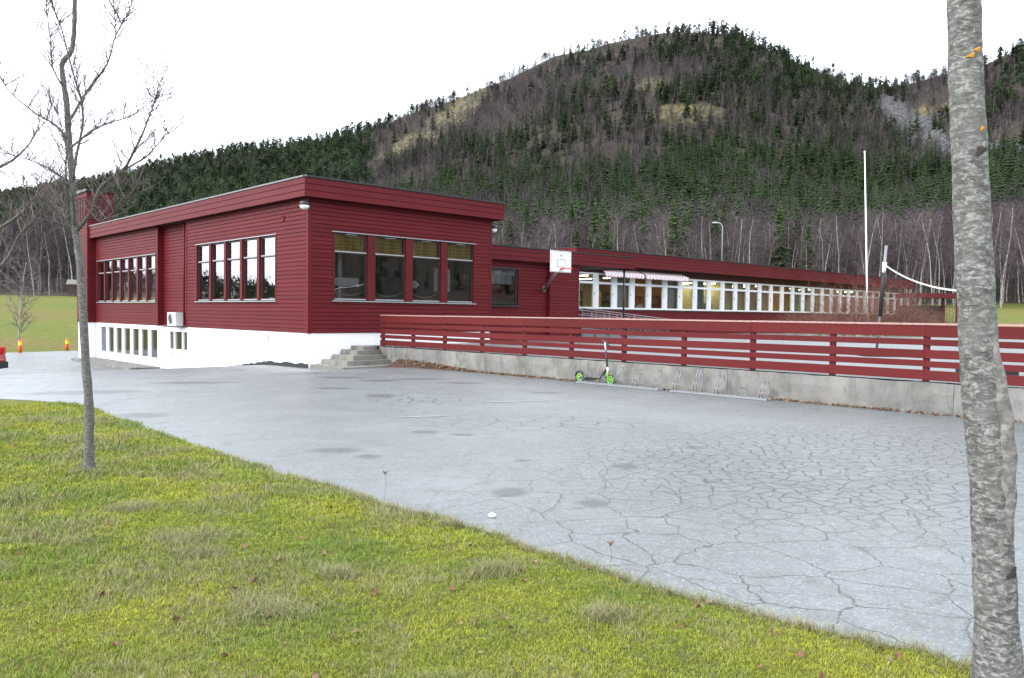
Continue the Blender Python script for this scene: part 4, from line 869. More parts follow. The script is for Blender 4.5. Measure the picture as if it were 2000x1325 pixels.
SC.rotation_euler = (R(7), 0, RZ+math.pi/2); SC.rotation_euler = Matrix.Rotation(RZ+math.pi/2, 4, 'Z').to_3x3().to_4x4().to_euler()
SC.scale = (1.08, 1.08, 1.08); SC.rotation_mode = 'XYZ'; SC.rotation_euler = (R(-6), 0, RZ+math.pi/2)
def rack(u0_, u1_, hs, label):
    o = thing('bicycle_rack', label, 'bicycle rack', W((u0_+u1_)/2, 1.85, 0), RZ, 'bicycle racks along the wall'); h2 = (u0_-u1_)/2
    for x_ in (-.1, .06): mb = MB(); mb.box((x_-.02, -h2, .012), (x_+.02, h2, .05)); mb.build('base_rail', M['galv'], o)
    n_ = len(hs)
    for i, h_ in enumerate(hs):
        y_ = h2-.12-(2*h2-.24)*i/(n_-1); 
        for s in (-.035, .035):
            mb = MB(); lean = .05
            mb.tube([(-.1, y_+s, .04), (-.12-lean*.2, y_+s, h_*.45), (-.1, y_+s, h_*.55), (-.05, y_+s, h_*.5), (.0, y_+s, h_*.75), (.05, y_+s, h_), (.1, y_+s, h_*1.02), (.13, y_+s, h_*.9), (.1, y_+s, h_*.4), (.06, y_+s, .04)], .008, 6); mb.build('hoop', M['galv'], o, True)
rack(-9.28, -11.6, [.2, .22, .42, .32, .42], 'galvanised bicycle rack with the kick scooter standing in it'); rack(-11.9, -14.1, [.42, .52, .4, .2, .34], 'empty galvanised bicycle rack beyond the scooter rack')

# ------------------------------------------------------------------ volleyball posts and net, flagpole, street lamp, shelter
VB = thing('volleyball_post', 'leaning grey volleyball post on a black rubber foot in the yard', 'post', (10.11, 22.1, .54), 0)
mb = MB(); mb.tube([(0, 0, .05), (.2, 0, 3.06)], .035, 10); mb.build('pole', M['galv'], VB, True)
mb = MB(); mb.prism([(-.42, -.3, 0), (.42, -.3, 0), (.42, -.3, .1), (.2, -.3, .14), (-.2, -.3, .14), (-.42, -.3, .1)], (0, .6, 0)); mb.build('rubber_foot', M['black'], VB, fix=True)
mb = MB(); mb.tube([(.075, -.01, 1.1), (.125, -.01, 1.9), (.15, -.01, 2.3)], [.05, .058, .05], 10); mb.build('padding', M['black'], VB, True)
mb = MB(); mb.tube([(.15, 0, 2.32), (.168, 0, 2.6)], [.052, .06], 10); mb.build('net_tie', M['white'], VB, True)
VB2 = copy_tree(VB); VB2.location = (8.95, 15.0, .54); VB2.scale = (-1, 1, 1); VB2['label'] = 'second volleyball post hidden behind the near tree trunk'; VB['group'] = VB2['group'] = 'volleyball posts'
NETA, NETB = Vector((10.27, 22.1, 3.1)), Vector((8.83, 15.0, 2.15)); NT = thing('volleyball_net', 'sagging volleyball net with white top band between posts', 'net', NETA)
def netp(t_, dz): q = (NETB-NETA)*t_; return Vector((q.x, q.y, -1.8*t_+.85*t_*t_+dz*(1-.25*math.sin(3.14*t_))))
mb = MB(); k = 24; vs = []
for i in range(k+1): t_ = i/k; vs += [netp(t_, 0), netp(t_, -.05)]
mb.add(vs, [(2*i, 2*i+2, 2*i+3, 2*i+1) for i in range(k)]); mb.build('top_band', M['white'], NT)
mb = MB()
for j in range(1, 9): mb.tube([netp(i/12, -.07-j*.1) for i in range(13)], .0025, 3, False)
for i in range(41): mb.tube([netp(i/40, -.07), netp(i/40, -.87)], .0025, 3, False)
tag(mb.build('mesh_cords', M['black'], NT), kind='stuff')
FP = thing('flagpole', 'tall white flagpole without flag behind the bare shrubs', 'flagpole', (22.3, 50, .6), 0)
mb = MB(); mb.tube([(0, 0, 0), (-.12, 0, 3), (-.47, 0, 11.25)], [.06, .055, .035], 12); mb.build('pole', M['alu'], FP, True)
mb = MB(); mb.lathe([(.02, 0), (.06, .03), (.07, .07), (.04, .12), (.01, .14)], (-.47, 0, 11.25), (0, 0, 1), 12); mb.build('finial', M['alu'], FP, True)
SL = thing('street_lamp', 'grey street lamp standing behind the classroom wing', 'street lamp', (19.6, 75, float(terrain(19.6, 75))), 0)
zb = SL.location.z; mb = MB(); mb.tube([(0, 0, 0), (0, 0, 10.0-zb), (-.15, 0, 10.25-zb), (-.5, 0, 10.35-zb)], [.09, .07, .05, .04], 8); mb.build('pole', M['galv'], SL, True)
mb = MB(); mb.hexa([(-.95, -.12, 10.3-zb), (-.45, -.1, 10.3-zb), (-.45, .1, 10.3-zb), (-.95, .12, 10.3-zb), (-.9, -.08, 10.42-zb), (-.45, -.06, 10.4-zb), (-.45, .06, 10.4-zb), (-.9, .08, 10.42-zb)]); mb.build('lamp_head', M['metal_edge'], SL)
SH = thing('open_shelter', 'low open red shelter with flat roof at the edge of the yard', 'shelter', (31.7, 60, 1.0), 0)
mb = MB(); mb.box((-1.9, -.1, 2.15), (2.0, 2.2, 2.5)); mb.build('roof', M['red'], SH)
for x_ in (-1.7, 1.8):
    for y_ in (.0, 2.0): mb = MB(); mb.box((x_-.08, y_, -.6), (x_+.08, y_+.14, 2.149)); mb.build('post', M['red'], SH)
mb = MB(); mb.box((-1.85, 2.05, -.6), (1.95, 2.13, 1.6)); mb.build('back_wall', M['dark_red'], SH)

# ------------------------------------------------------------------ left background: posts, car, small house
for i, (x_, y_) in enumerate([(-27.35, 44.3), (-26.25, 47.0)]):
    o = thing('marker_post', ['orange marker post with yellow reflector nearer the left edge', 'orange marker post with yellow reflector nearer the school tower'][i], 'marker post', (x_, y_, -.93), 0, 'orange marker posts at the lawn edge')
    mb = MB(); mb.tube([(0, 0, 0), (0, 0, .75)], .09, 10); mb.build('post', M['orange'], o, True)
    mb = MB(); mb.tube([(0, 0, .46), (0, 0, .64)], .0925, 10, False); mb.build('reflector', M['yellow'], o, True)
CR = thing('parked_car', 'rear end of a parked red hatchback at the left edge', 'car', (-20.62, 28.4, -.87), R(4))
prof = [(-2.0, .28), (-2.05, .6), (-1.95, .78), (-1.0, .95), (-.35, 1.42), (.9, 1.45), (1.55, 1.15), (1.98, .98), (2.06, .6), (2.02, .28)]
mb = MB(); vs = []; secs = [(-.82, .93, 0), (-.78, 1, .0), (.78, 1, 0), (.82, .93, 0)]
for yy, k_, _ in secs: vs += [(x_*(.985 if abs(yy) > .8 else 1), yy*(1 if z_ < 1 else .86), .28+(z_-.28)*(k_ if z_ > .9 else 1)) for x_, z_ in prof]
n_ = len(prof); mb.add(vs, [(i*n_+j, i*n_+(j+1) % n_, (i+1)*n_+(j+1) % n_, (i+1)*n_+j) for i in range(3) for j in range(n_)]+[tuple(range(n_))[::-1], tuple(3*n_+j for j in range(n_))]); mb.build('body', M['carred'], CR, True, True)
for s in (-1, 1):
    mb = MB(); mb.box((1.86, s*.82-.13, .78), (2.035, s*.82-s*.01+.0, 1.02)); mb.build('tail_lamp', M['tail'], CR)
    for x_ in (-1.25, 1.3):
        mb = MB(); mb.ring((x_, s*.74, .3), (0, 1, 0), .22, .09, 20, 8); w_ = mb.build('wheel', M['black'], CR, True); mb = MB(); mb.lathe([(.2, -.07), (.2, .07)], (x_, s*.74, .3), (0, 1, 0), 16); mb.build('rim', M['steel'], w_)
    mb = MB(); mb.prism([(-.85, s*.735, .98), (-.3, s*.70, 1.36), (.85, s*.70, 1.38), (1.35, s*.735, 1.1)], (0, s*.02, 0)); mb.build('side_window', M['black'], CR, fix=True)
mb = MB(); mb.box((1.9, -.8, .26), (2.12, .8, .5)); mb.build('bumper', M['black'], CR)
mb = MB(); mb.prism([(1.0, -.6, 1.405), (1.56, -.64, 1.14), (1.56, .64, 1.14), (1.0, .6, 1.405)], (.03, 0, .02)); mb.build('rear_window', M['black'], CR, fix=True)
mb = MB(); mb.box((2.06, -.26, .6), (2.075, .26, .71)); mb.build('number_plate', M['white'], CR)
zh = float(terrain(-46.9, 85)); HS = thing('small_house', 'small grey roofed house among the trees behind the left lawn', 'house', (-47.7, 88, zh+.5), R(20)); HS.scale = (.42, .42, .5)
mb = MB(); mb.box((-2.6, -1.8, -.3), (2.6, 1.8, 1.9)); mb.build('wall', M['brown'], HS)
mb = MB(); mb.prism([(-2.9, -2.2, 1.8), (-2.9, 0, 2.9), (-2.9, 2.2, 1.8), (-2.9, 0, 2.75)], (5.8, 0, 0)); mb.build('roof', M['concrete'], HS, fix=True)
for x_ in (-1.4, .9): mb = MB(); mb.box((x_, -1.83, .6), (x_+.8, -1.805, 1.4)); mb.build('window', M['black'], HS)
mb = MB(); mb.lathe([(.028, 0), (.034, .01), (.026, .024), (.008, .032)], (-.14, 6.22, .002), (0, 0, 1), 7); tag(mb.build('pebble', M['stone_white']), 'single white stone lying on the asphalt near the lawn edge', 'stone')

# ------------------------------------------------------------------ trees
def twigs(mb, g, p, d, ln, r_, depth, n=5, sides=4, up_=.25):
    """a wandering shoot with side shoots"""
    path = [Vector(p)]; dirv = Vector(d).normalized(); k = 5
    for i in range(k):
        dirv = (dirv+Vector((g.gauss(0, .16), g.gauss(0, .16), g.gauss(0, .12)+up_*.25))).normalized(); path.append(path[-1]+dirv*ln/k)
    mb.tube(path, [max(.0012, r_*(1-.75*i/k)) for i in range(k+1)], sides, False)
    if depth > 0:
        for i in range(n):
            t_ = g.uniform(.2, .98)*k; q = path[int(t_)].lerp(path[min(k, int(t_)+1)], t_-int(t_)); a = g.uniform(0, 6.283)
            side = Vector((math.cos(a), math.sin(a), g.uniform(-.1, .7))); dd = (dirv*.6+side*.7).normalized()
            twigs(mb, g, q, dd, ln*g.uniform(.3, .6), r_*.5, depth-1, max(2, n-2), 3, up_)
def spline(pts, sub=4):
    P = [Vector(p) for p in pts]; out = []
    for i in range(len(P)-1):
        a, b_, c, d = P[max(0, i-1)], P[i], P[i+1], P[min(len(P)-1, i+2)]
        for s in range(sub):
            t_ = s/sub; out.append(.5*((2*b_)+(c-a)*t_+(2*a-5*b_+4*c-d)*t_*t_+(3*b_-a-3*c+d)*t_**3))
    return out+[P[-1]]
def yard_tree(name, label, loc, trunk, r0_, r1_, branches, seed, bm_name, ntw):
    g = random.Random(seed); o = thing(name, label, 'tree', loc, 0, 'bare young trees on the front lawn')
    path = spline([(x_, y_, z_) for x_, y_, z_ in trunk], 4); k = len(path); zt_ = path[-1].z
    jit = lambda p, a: 1+.07*math.sin(p.z*31+a*2)+.05*math.sin(p.z*67+a*3+1)
    rad = [r1_+(r0_-r1_)*max(0, 1-p.z/zt_)**.8+.03*math.exp(-max(0, p.z)/.07) for p in path]
    mb = MB(); mb.tube(path, rad, 14, True, jit); mb.build('trunk', M[bm_name], o, True)
    cr = MB()
    for br, ra, rb in branches:
        bp = spline([(x_, y_, z_) for x_, y_, z_ in br], 4); kk = len(bp); bm2 = MB()
        bm2.tube(bp, [ra+(rb-ra)*i/(kk-1) for i in range(kk)], 8, True, lambda p, a: 1+.1*math.sin(p.z*40+p.x*30+a)); bm2.build('branch', M[bm_name], o, True)
        L_ = sum((bp[i+1]-bp[i]).length for i in range(kk-1))
        for i in range(int(ntw*L_)):
            t_ = g.uniform(.15, 1)*(kk-1.01); i_ = int(t_); q = bp[i_].lerp(bp[i_+1], t_-i_); d = (bp[i_+1]-bp[i_]).normalized(); a = g.uniform(0, 6.283)
            twigs(cr, g, q, d*.5+Vector((math.cos(a)*.8, math.sin(a)*.8, g.uniform(0, .9))), g.uniform(.12, .42), .0042, 2, 4)
        for _ in range(2): twigs(cr, g, bp[-1], bp[-1]-bp[-2], g.uniform(.3, .5), rb, 2, 5)
    cr.build('twigs', M['twig'], o); return o
def B(pts, dy0, dy1): n_ = len(pts)-1; return [(x_, dy0+(dy1-dy0)*i/n_, z_) for i, (x_, z_) in enumerate(pts)]
tr = [(0, 0, -.05), (0, 0, .12), (.001, 0, .655), (-.035, 0, 1.156), (-.069, 0, 1.879), (-.101, 0, 2.185), (-.119, 0, 2.327), (-.147, 0, 2.821), (-.178, .02, 3.067), (-.195, .03, 3.233), (-.209, .03, 3.478), (-.24, .04, 3.671), (-.259, .05, 3.854), (-.19, .08, 3.983), (-.171, .1, 4.212), (-.164, .1, 4.455), (-.148, .12, 4.9), (-.1, .15, 5.6)]
brs = [(B([(-.105, 2.3), (.073, 2.458), (.208, 2.678), (.456, 2.828), (.59, 2.977), (.724, 3.158), (.858, 3.391)], 0, -.5), .034, .008),
 (B([(.509, 2.843), (.657, 2.944), (.738, 3.045), (.839, 3.178)], -.27, -.2), .016, .005),
 (B([(-.125, 2.78), (-.072, 2.988), (-.014, 3.15), (.029, 3.316), (.03, 3.481), (-.002, 3.641), (-.044, 3.857), (-.08, 4.067), (-.132, 4.259), (-.154, 4.5)], -.02, -.35), .022, .006),
 (B([(-.1, 2.35), (-.042, 2.5), (.002, 2.609), (.012, 2.738), (.089, 2.905)], -.05, -.5), .018, .006),
 (B([(-.165, 3.06), (-.038, 3.234), (.077, 3.349), (.244, 3.45), (.478, 3.674)], 0, .45), .018, .004),
 (B([(-.185, 3.28), (-.103, 3.479), (-.026, 3.659), (.113, 3.891), (.167, 4.169), (.282, 4.451), (.36, 4.8)], 0, .3), .02, .005),
 (B([(.167, 4.169), (.178, 4.459), (.193, 4.8)], .2, .1), .009, .004),
 (B([(-.195, 3.15), (-.271, 3.265), (-.399, 3.344), (-.564, 3.488), (-.644, 3.619), (-.766, 3.862)], 0, -.3), .018, .004),
 (B([(-.24, 3.65), (-.348, 3.82), (-.394, 4.045), (-.444, 4.256), (-.49, 4.452), (-.53, 4.8)], 0, .25), .014, .004),
 (B([(-.15, 2.74), (-.354, 2.885), (-.568, 2.949)], 0, -.3), .014, .004),
 (B([(-.16, 2.82), (-.253, 3.066), (-.366, 3.297), (-.479, 3.489)], 0, .35), .014, .004),
 (B([(-.125, 2.29), (-.271, 2.426), (-.357, 2.52), (-.456, 2.637), (-.57, 2.75)], 0, .4), .016, .004),
 (B([(-.125, 2.31), (-.242, 2.488), (-.337, 2.605), (-.437, 2.685)], 0, -.35), .014, .004),
 (B([(-.125, 2.32), (-.324, 2.382), (-.534, 2.423)], 0, -.2), .012, .004),
 (B([(.08, 2.45), (.259, 2.365), (.556, 2.549)], -.08, -.4), .011, .004)]
yard_tree('young_tree', 'bare young tree with thin grey trunk standing on the lawn before the school tower', (-3.97, 7.47, .03), tr, .043, .009, [(p_, a_*.62, b_*.55) for p_, a_, b_ in brs], 5, 'bark_left', 34)
tr2 = [(.07, 0, -.1), (.068, 0, .568), (.091, 0, 1.599), (.124, 0, 2.214), (.16, 0, 3.13), (.197, 0, 4.14), (.231, 0, 5.2)]
br2 = [(B([(.13, 2.0), (.559, 2.168), (.868, 2.35), (1.084, 2.48), (1.244, 2.64), (1.388, 2.763)], 0, -.1), .03, .006), (B([(.1, 1.47), (.503, 1.758), (.865, 2.018), (.995, 2.275), (1.063, 2.388)], 0, .1), .026, .006),
 (B([(.145, 2.6), (.566, 2.881), (.874, 3.022), (1.039, 3.191), (1.142, 3.395)], 0, .2), .02, .005), (B([(.16, 3.1), (.621, 3.237), (.877, 3.402), (.924, 3.534)], 0, -.3), .016, .005), (B([(.12, 2.2), (-.4, 2.6), (-.8, 3.1), (-.95, 3.6)], 0, .3), .024, .005), (B([(.17, 3.2), (-.2, 3.7), (-.4, 4.4)], 0, -.3), .018, .005)]
yard_tree('young_tree', 'bare tree outside the left edge whose branches reach into the picture', (-6.0, 8.0, .03), tr2, .06, .015, br2, 9, 'bark_left', 18)
# near trunk on the right
NTR = thing('near_tree', 'thick grey mottled tree trunk close on the right with a bare dead strip', 'tree', (2.13, 3.4, .03), 0)
tp = spline([(.0, 0, -.1), (-.002, 0, .0), (-.014, 0, .06), (-.04, 0, .44), (-.066, 0, .773), (-.1, 0, 1.104), (-.139, 0, 1.433), (-.171, 0, 1.869), (-.206, 0, 2.301), (-.234, 0, 2.729), (-.25, 0, 3.0), (-.265, 0, 3.4), (-.3, .05, 4.2), (-.3, .1, 5.2)], 16)
g0 = random.Random(4); ph = [g0.uniform(0, 6.28) for _ in range(12)]
def jitn(p, a):
    return 1+.022*math.sin(p.z*9+a+ph[0])+.02*math.sin(p.z*23+2*a+ph[1])+.012*math.sin(p.z*61+3*a+ph[2])+.012*math.sin(p.z*97-5*a+ph[3])+.03*math.exp(-((p.z-1.72)/.05)**2)+.03*math.exp(-((p.z-1.08)/.08)**2)+.06*math.exp(-((p.z-.42)/.1)**2)*max(0, math.cos(a+.6))
rad = [.062+.022*max(0, 1-p.z/3.2)+.035*math.exp(-max(0, p.z)/.1) if p.z < 3.5 else .062-.016*(p.z-3.5) for p in tp]
mb = MB(); mb.tube(tp, rad, 40, True, jitn); mb.build('trunk', M['bark'], NTR, True)
ds = spline([(.052, -.055, 1.52), (.02, -.07, 1.3), (.045, -.068, 1.1), (.075, -.062, .9), (.098, -.055, .74), (.1, -.05, .62)], 8)
_tz = [p.z for p in tp]; _tx = [p.x for p in tp]
ds = [Vector((float(np.interp(p.z, _tz, _tx))+.04+.008*math.sin(p.z*7), -.05, p.z)) for p in ds]; kk = len(ds)
mb = MB(); mb.tube(ds, [.006+.036*math.sin(math.pi*min(1, (i+.3)/kk))**.6 for i in range(kk)], 14, True, lambda p, a: 1+.1*math.sin(p.z*37+a*2)); mb.build('dead_wood_strip', M['deadwood'], NTR, True)
for (dx, z_, w_, h_, mt) in ((-.015, 2.66, .015, .009, 'lichen'), (.012, 2.685, .014, .01, 'lichen'), (.02, 2.36, .012, .01, 'lichen'), (.012, 2.27, .026, .017, 'scar'), (.035, .5, .028, .022, 'scar')):
    cx_ = float(np.interp(z_, [p.z for p in tp], [p.x for p in tp])); rr_ = float(np.interp(z_, [p.z for p in tp], rad))*1.045
    mb = MB(); vs = []; n_ = 14
    for ring_ in (0, .6, 1):
        for i in range(n_):
            a = 6.283*i/n_; k_ = ring_*(1+.3*math.sin(a*3+z_*9)); xx = dx+w_*k_*math.cos(a); vs.append((cx_+xx, -math.sqrt(max(1e-5, rr_**2-xx**2))-.003*(1-ring_)-.001, z_+h_*k_*math.sin(a)+.3*w_*k_*math.cos(a)))
    mb.add(vs, [(r_*n_+i, r_*n_+(i+1) % n_, (r_+1)*n_+(i+1) % n_, (r_+1)*n_+i) for r_ in range(2) for i in range(n_)]); mb.build('lichen_patch' if mt == 'lichen' else 'bark_scar', M[mt], NTR, True, True)
cr = MB(); g = random.Random(8)
for i in range(12):
    z_ = 3.5+i*.15; a = i*2.4; b0 = Vector((-.28, .05, z_)); d = Vector((math.cos(a), math.sin(a), .8)); bp = [b0+d*s*.32+Vector((0, 0, .05*s*s)) for s in range(6)]; mb = MB(); mb.tube(bp, [.025-.0035*s for s in range(6)], 7); mb.build('branch', M['bark'], NTR, True)
    for s in range(9): twigs(cr, g, bp[g.randrange(1, 6)], d+Vector((g.gauss(0, .5), g.gauss(0, .5), .3)), .5, .005, 2, 4)
cr.build('twigs', M['twig'], NTR)

# generic forest trees
def birch_parts(seed, H_, nb, tw, fat=1.0, sub=True):
    g = random.Random(seed); tk = MB(); cr = MB(); path = [Vector((0, 0, -.3))]; d = Vector((g.gauss(0, .05), g.gauss(0, .05), 1))
    k = 7
    for i in range(k): d = (d+Vector((g.gauss(0, .06), g.gauss(0, .06), .15))).normalized(); path.append(path[-1]+d*(H_+.3)/k)
    tk.tube(path, [.085*H_/9*(1-.85*i/k)*fat+.008 for i in range(k+1)], 6, False)
    for i in range(nb):
        f_ = .22+.76*(i+g.random())/nb; t_ = f_*k; i_ = min(k-1, int(t_)); q = path[i_].lerp(path[i_+1], t_-i_); a = g.uniform(0, 6.283)
        ln = H_*(.12+.22*math.sin(math.pi*min(1, f_*.95)))*g.uniform(.6, 1.15); dv = Vector((math.cos(a), math.sin(a), g.uniform(.5, 1.3))).normalized()
        bp = [q, q+dv*ln*.5+Vector((0, 0, ln*.05)), q+dv*ln+Vector((0, 0, ln*.12))]; cr.tube(bp, [.018*fat, .012*fat, .005*fat], 3, False)
        for j in range(tw):
            s = g.uniform(.1, 1); q2 = bp[0].lerp(bp[2], s); dd = (dv+Vector((g.gauss(0, .7), g.gauss(0, .7), g.gauss(.1, .5)))).normalized(); l2 = ln*g.uniform(.2, .5); w_ = .011*fat
            sd_ = dd.orthogonal().normalized()*w_; m_ = q2+dd*l2*.5+Vector((g.gauss(0, .04), g.gauss(0, .04), 0)); e_ = q2+dd*l2+Vector((0, 0, -.05))
            cr.add([q2-sd_, q2+sd_, m_+sd_*.7, m_-sd_*.7, e_], [(0, 1, 2, 3), (3, 2, 4)])
            if sub:
                for _ in range(2): d3 = (dd+Vector((g.gauss(0, .8), g.gauss(0, .8), g.gauss(0, .5)))).normalized(); s3 = d3.orthogonal().normalized()*w_*.6; cr.add([m_-s3, m_+s3, m_+d3*l2*.6], [(0, 1, 2)])
    return tk, cr
def spruce_parts(seed, H_, nw, nbr, width=.2, detail=True, top=0):
    g = random.Random(seed); tk = MB(); cr = MB(); tk.tube([(0, 0, -.4), (0, 0, H_*.5), (0, 0, H_)], [.13*H_/12, .08*H_/12, .01], 6, False)
    for i in range(nw):
        f_ = (i+.5)/nw; z_ = H_*(.06+.93*f_); rl = H_*width*((1-f_)**.85)*g.uniform(.75, 1.15)+.12
        for j in range(nbr):
            a = 6.283*(j+g.random())/nbr; ln = rl*g.uniform(.65, 1.15); dr = g.uniform(.15, .5)*(1-f_*.7); c_, s_ = math.cos(a), math.sin(a); w_ = ln*g.uniform(.22, .34)+.06; zz = z_+g.uniform(-.2, .2)
            P_ = lambda r_, side, dz: (c_*r_-s_*side, s_*r_+c_*side, zz+dz)
            if detail:
                cr.add([P_(.0, 0, .1), P_(ln*.45, w_, -dr*ln*.5-.1), P_(ln*.5, 0, -dr*ln*.3), P_(ln*.45, -w_, -dr*ln*.5-.1), P_(ln*.8, w_*.7, -dr*ln-.12), P_(ln*1.0, 0, -dr*ln*.75), P_(ln*.8, -w_*.7, -dr*ln-.12), P_(ln*.3, w_*.5, -dr*ln*.8-.35), P_(ln*.6, -w_*.4, -dr*ln-.4)],
                       [(0, 1, 2), (0, 2, 3), (2, 1, 4), (2, 4, 5), (2, 5, 6), (2, 6, 3), (0, 2, 7), (2, 5, 8)])
            else: cr.add([P_(.0, 0, .12), P_(ln*.6, w_, -dr*ln-.05), P_(ln, 0, -dr*ln), P_(ln*.6, -w_, -dr*ln-.05)], [(0, 1, 2), (0, 2, 3)])
    return tk, cr
def pine_parts(seed, H_):
    g = random.Random(seed); tk = MB(); cr = MB(); tk.tube([(0, 0, -.4), (.1, 0, H_*.6), (0, .1, H_*.95)], [.16, .1, .03], 6, False)
    for i in range(46):
        f_ = g.uniform(.35, 1); a = g.uniform(0, 6.283); r_ = H_*.2*math.sin(math.pi*min(1, (f_-.25)/.8))*g.uniform(.2, 1); c = Vector((r_*math.cos(a), r_*math.sin(a), H_*f_)); s = H_*.05*g.uniform(.7, 1.4)
        for k_ in range(5):
            d = Vector((g.gauss(0, 1), g.gauss(0, 1), g.gauss(.3, .6))).normalized()*s; e_ = d.orthogonal().normalized()*s*.5; cr.add([c-e_, c+e_, c+d*1.2+e_*.4, c+d*1.2-e_*.4], [(0, 1, 2, 3)])
    return tk, cr
def join2(tk, cr, m1, m2, name):
    mb = MB(); mb.add(tk.v, tk.f); mb.cur = 1; mb.add(cr.v, cr.f); return mb.mesh(name, [m1, m2])
FG = np.random.default_rng(21)
th_lim = (R(-36.5), R(36.5))
def sample(n, r0_, r1_, t0, t1):
    r = np.sqrt(FG.uniform(r0_**2, r1_**2, n)); th = FG.uniform(t0, t1, n); return r*np.sin(th), r*np.cos(th), r, th
def free(x, y):      # keep off the school, the yard and the lawns
    u = (x-ORG.x)*Uv.x+(y-ORG.y)*Uv.y; v = (x-ORG.x)*Vv.x+(y-ORG.y)*Vv.y
    return ~((u < 15)&(v > -2)&(v < 64))
xs = [sample(21000, 100, 640, *th_lim), sample(2600, 92, 190, R(-14), R(36.5)), sample(500, 112, 190, R(-36.5), R(-14)), sample(2500, 330, 620, R(-110), R(-36.5)), sample(4500, 110, 560, R(36.5), R(120))]
x, y, r, th = (np.concatenate([s[i] for s in xs]) for i in range(4))
Rg = np.interp(th, RT, RR); z = terrain(x, y); bear = np.degrees(th)
ba, sc_ = clear_masks(x, y, z)
keep = free(x, y)&(r < Rg*1.03)&~(ba&(FG.random(len(x)) > .3))&~(sc_&(FG.random(len(x)) > .1))
x, y, z, r, th, bear = (a[keep] for a in (x, y, z, r, th, bear)); tt = (r-R0)/(np.interp(th, RT, RR)-R0)
nz = vnoise(x/45+3, y/45+7)*.6+vnoise(x/16, y/16)*.4-.5
left = bear < -10.2; midx = (bear >= -10.2)&(bear < 10.6)
ps = np.where(left, np.where(tt < .07, .25, .88), np.where(midx, np.where(tt < .17, .16, np.where(tt < .5, .68, .3)), np.where(tt < .2, .1, np.where(tt < .6, .88, .36))))
ps = np.clip(ps+nz*1.7+np.where((tt > .86)&(bear > 8.4)&(bear < 26), .45, 0), .03, .97); ba2, _ = clear_masks(x, y, z); spr = (FG.random(len(x)) < ps)&~(ba2&(FG.random(len(x)) < .8))
spr &= ~((bear < -23.3)&(r < 210))
pine = spr&((left&(FG.random(len(x)) < .5))|((tt > .75)&(FG.random(len(x)) < .45)))
order = np.argsort(r); vis = np.abs(th) < R(35)
def pix(x, y, z):       # picture position of a world point: only for wording the labels of trees
    dx, dy, dz = x-0, y, z-EYE
    a = x*rt.x+y*rt.y+dz*rt.z; b_ = x*up.x+y*up.y+dz*up.z; c = np.maximum(x*fw.x+y*fw.y+dz*fw.z, 1e-3)
    return 1000+1557*a/c, 662.5-1557*b_/c
px_, py_ = pix(x, y, z)
def where_(i):
    q = px_[i]
    for lim, w in ((60, 'at the far left edge'), (330, 'behind the left lawn'), (620, 'behind the main block left of its near corner'), (985, 'above the right half of the main block roof'), (1075, 'above the low link beside the main block'), (1240, 'above the entrance canopy'), (1340, 'above the checked awnings'), (1395, 'just left of the street lamp'), (1440, 'beside the street lamp'), (1560, 'between street lamp and bare shrubs'), (1670, 'left of the flagpole'), (1730, 'beside the flagpole'), (1850, 'above the volleyball net')):
        if q < lim: break
    else: w = 'right of the near tree trunk'
    return w+(', front row' if r[i] < 112 else ', second row' if r[i] < 128 else ', third row' if r[i] < 145 else ', up the slope')
near_b = [i for i in order if vis[i] and not spr[i] and r[i] < 260][:230]; near_s = [i for i in order if vis[i] and spr[i] and not pine[i] and r[i] < 300][:110]
# individual trees of the forest edge
bproto = [tuple(p.mesh('birch_%d_%d' % (i, j), M['birchtrunk'] if j == 0 else M['birchtwig']) for j, p in enumerate(birch_parts(30+i, 9, 34, 15, .8))) for i in range(6)]
sproto = [tuple(p.mesh('spruce_%d_%d' % (i, j), M['birchtrunk'] if j == 0 else M['spruce']) for j, p in enumerate(spruce_parts(60+i, 12, 26, 9, .19))) for i in range(4)]
def plant(name, i, protos, s, lab, cat, grp):
    o = thing(name, lab, cat, (float(x[i]), float(y[i]), float(z[i])), float(FG.uniform(0, 6.28)), grp); o.scale = (s*FG.uniform(.9, 1.1), s*FG.uniform(.9, 1.1), s)
    a, b_ = protos[FG.integers(len(protos))]; link('trunk', a, o); link('crown', b_, o)
for i in near_b:
    plant('birch_tree', i, bproto, FG.uniform(.75, 1.15), 'bare birch '+where_(i), 'birch', 'birches '+where_(i))
for i in near_s:
    plant('spruce_tree', i, sproto, FG.uniform(.55, 1.05), 'dark green spruce '+where_(i), 'spruce', 'spruces '+where_(i))
rest = np.ones(len(x), bool); rest[near_b] = False; rest[near_s] = False
def forest(name, mask, meshes, smin, smax, label):
    k = np.where(mask)[0]; n_ = len(k); ro = np.stack([FG.normal(0, .03, n_), FG.normal(0, .03, n_), FG.uniform(0, 6.28, n_)], -1); s = FG.uniform(smin, smax, n_)*np.where(tt[k] > .93, .8, 1); ss_ = np.stack([s*FG.uniform(.85, 1.2, n_), s*FG.uniform(.85, 1.2, n_), s], -1)
    scatter(name, np.stack([x[k], y[k], z[k]-.2], -1), ro, ss_, FG.integers(0, len(meshes), n_), meshes, label, 'forest')
forest('birch_forest', rest&~spr, [join2(*birch_parts(80+i, 9, 26, 11, 1.5, True), M['fartrunk'], M['fartwig'], 'far_birch') for i in range(5)], .65, 1.1, 'bare purple grey birch wood covering the hillside')
forest('spruce_forest', rest&spr&~pine, [join2(*spruce_parts(90+i, 12, 15, 7, w_, False), M['birchtwig'], M['spruce'], 'far_spruce') for i, w_ in enumerate((.17, .2, .23, .15))], .45, 1.15, 'dark green spruce wood covering the hillside')
forest('pine_forest', rest&pine, [join2(*pine_parts(100+i, 10), M['birchtwig'], M['pine'], 'far_pine') for i in range(3)], .65, 1.15, 'dark green pine wood along the ridges')
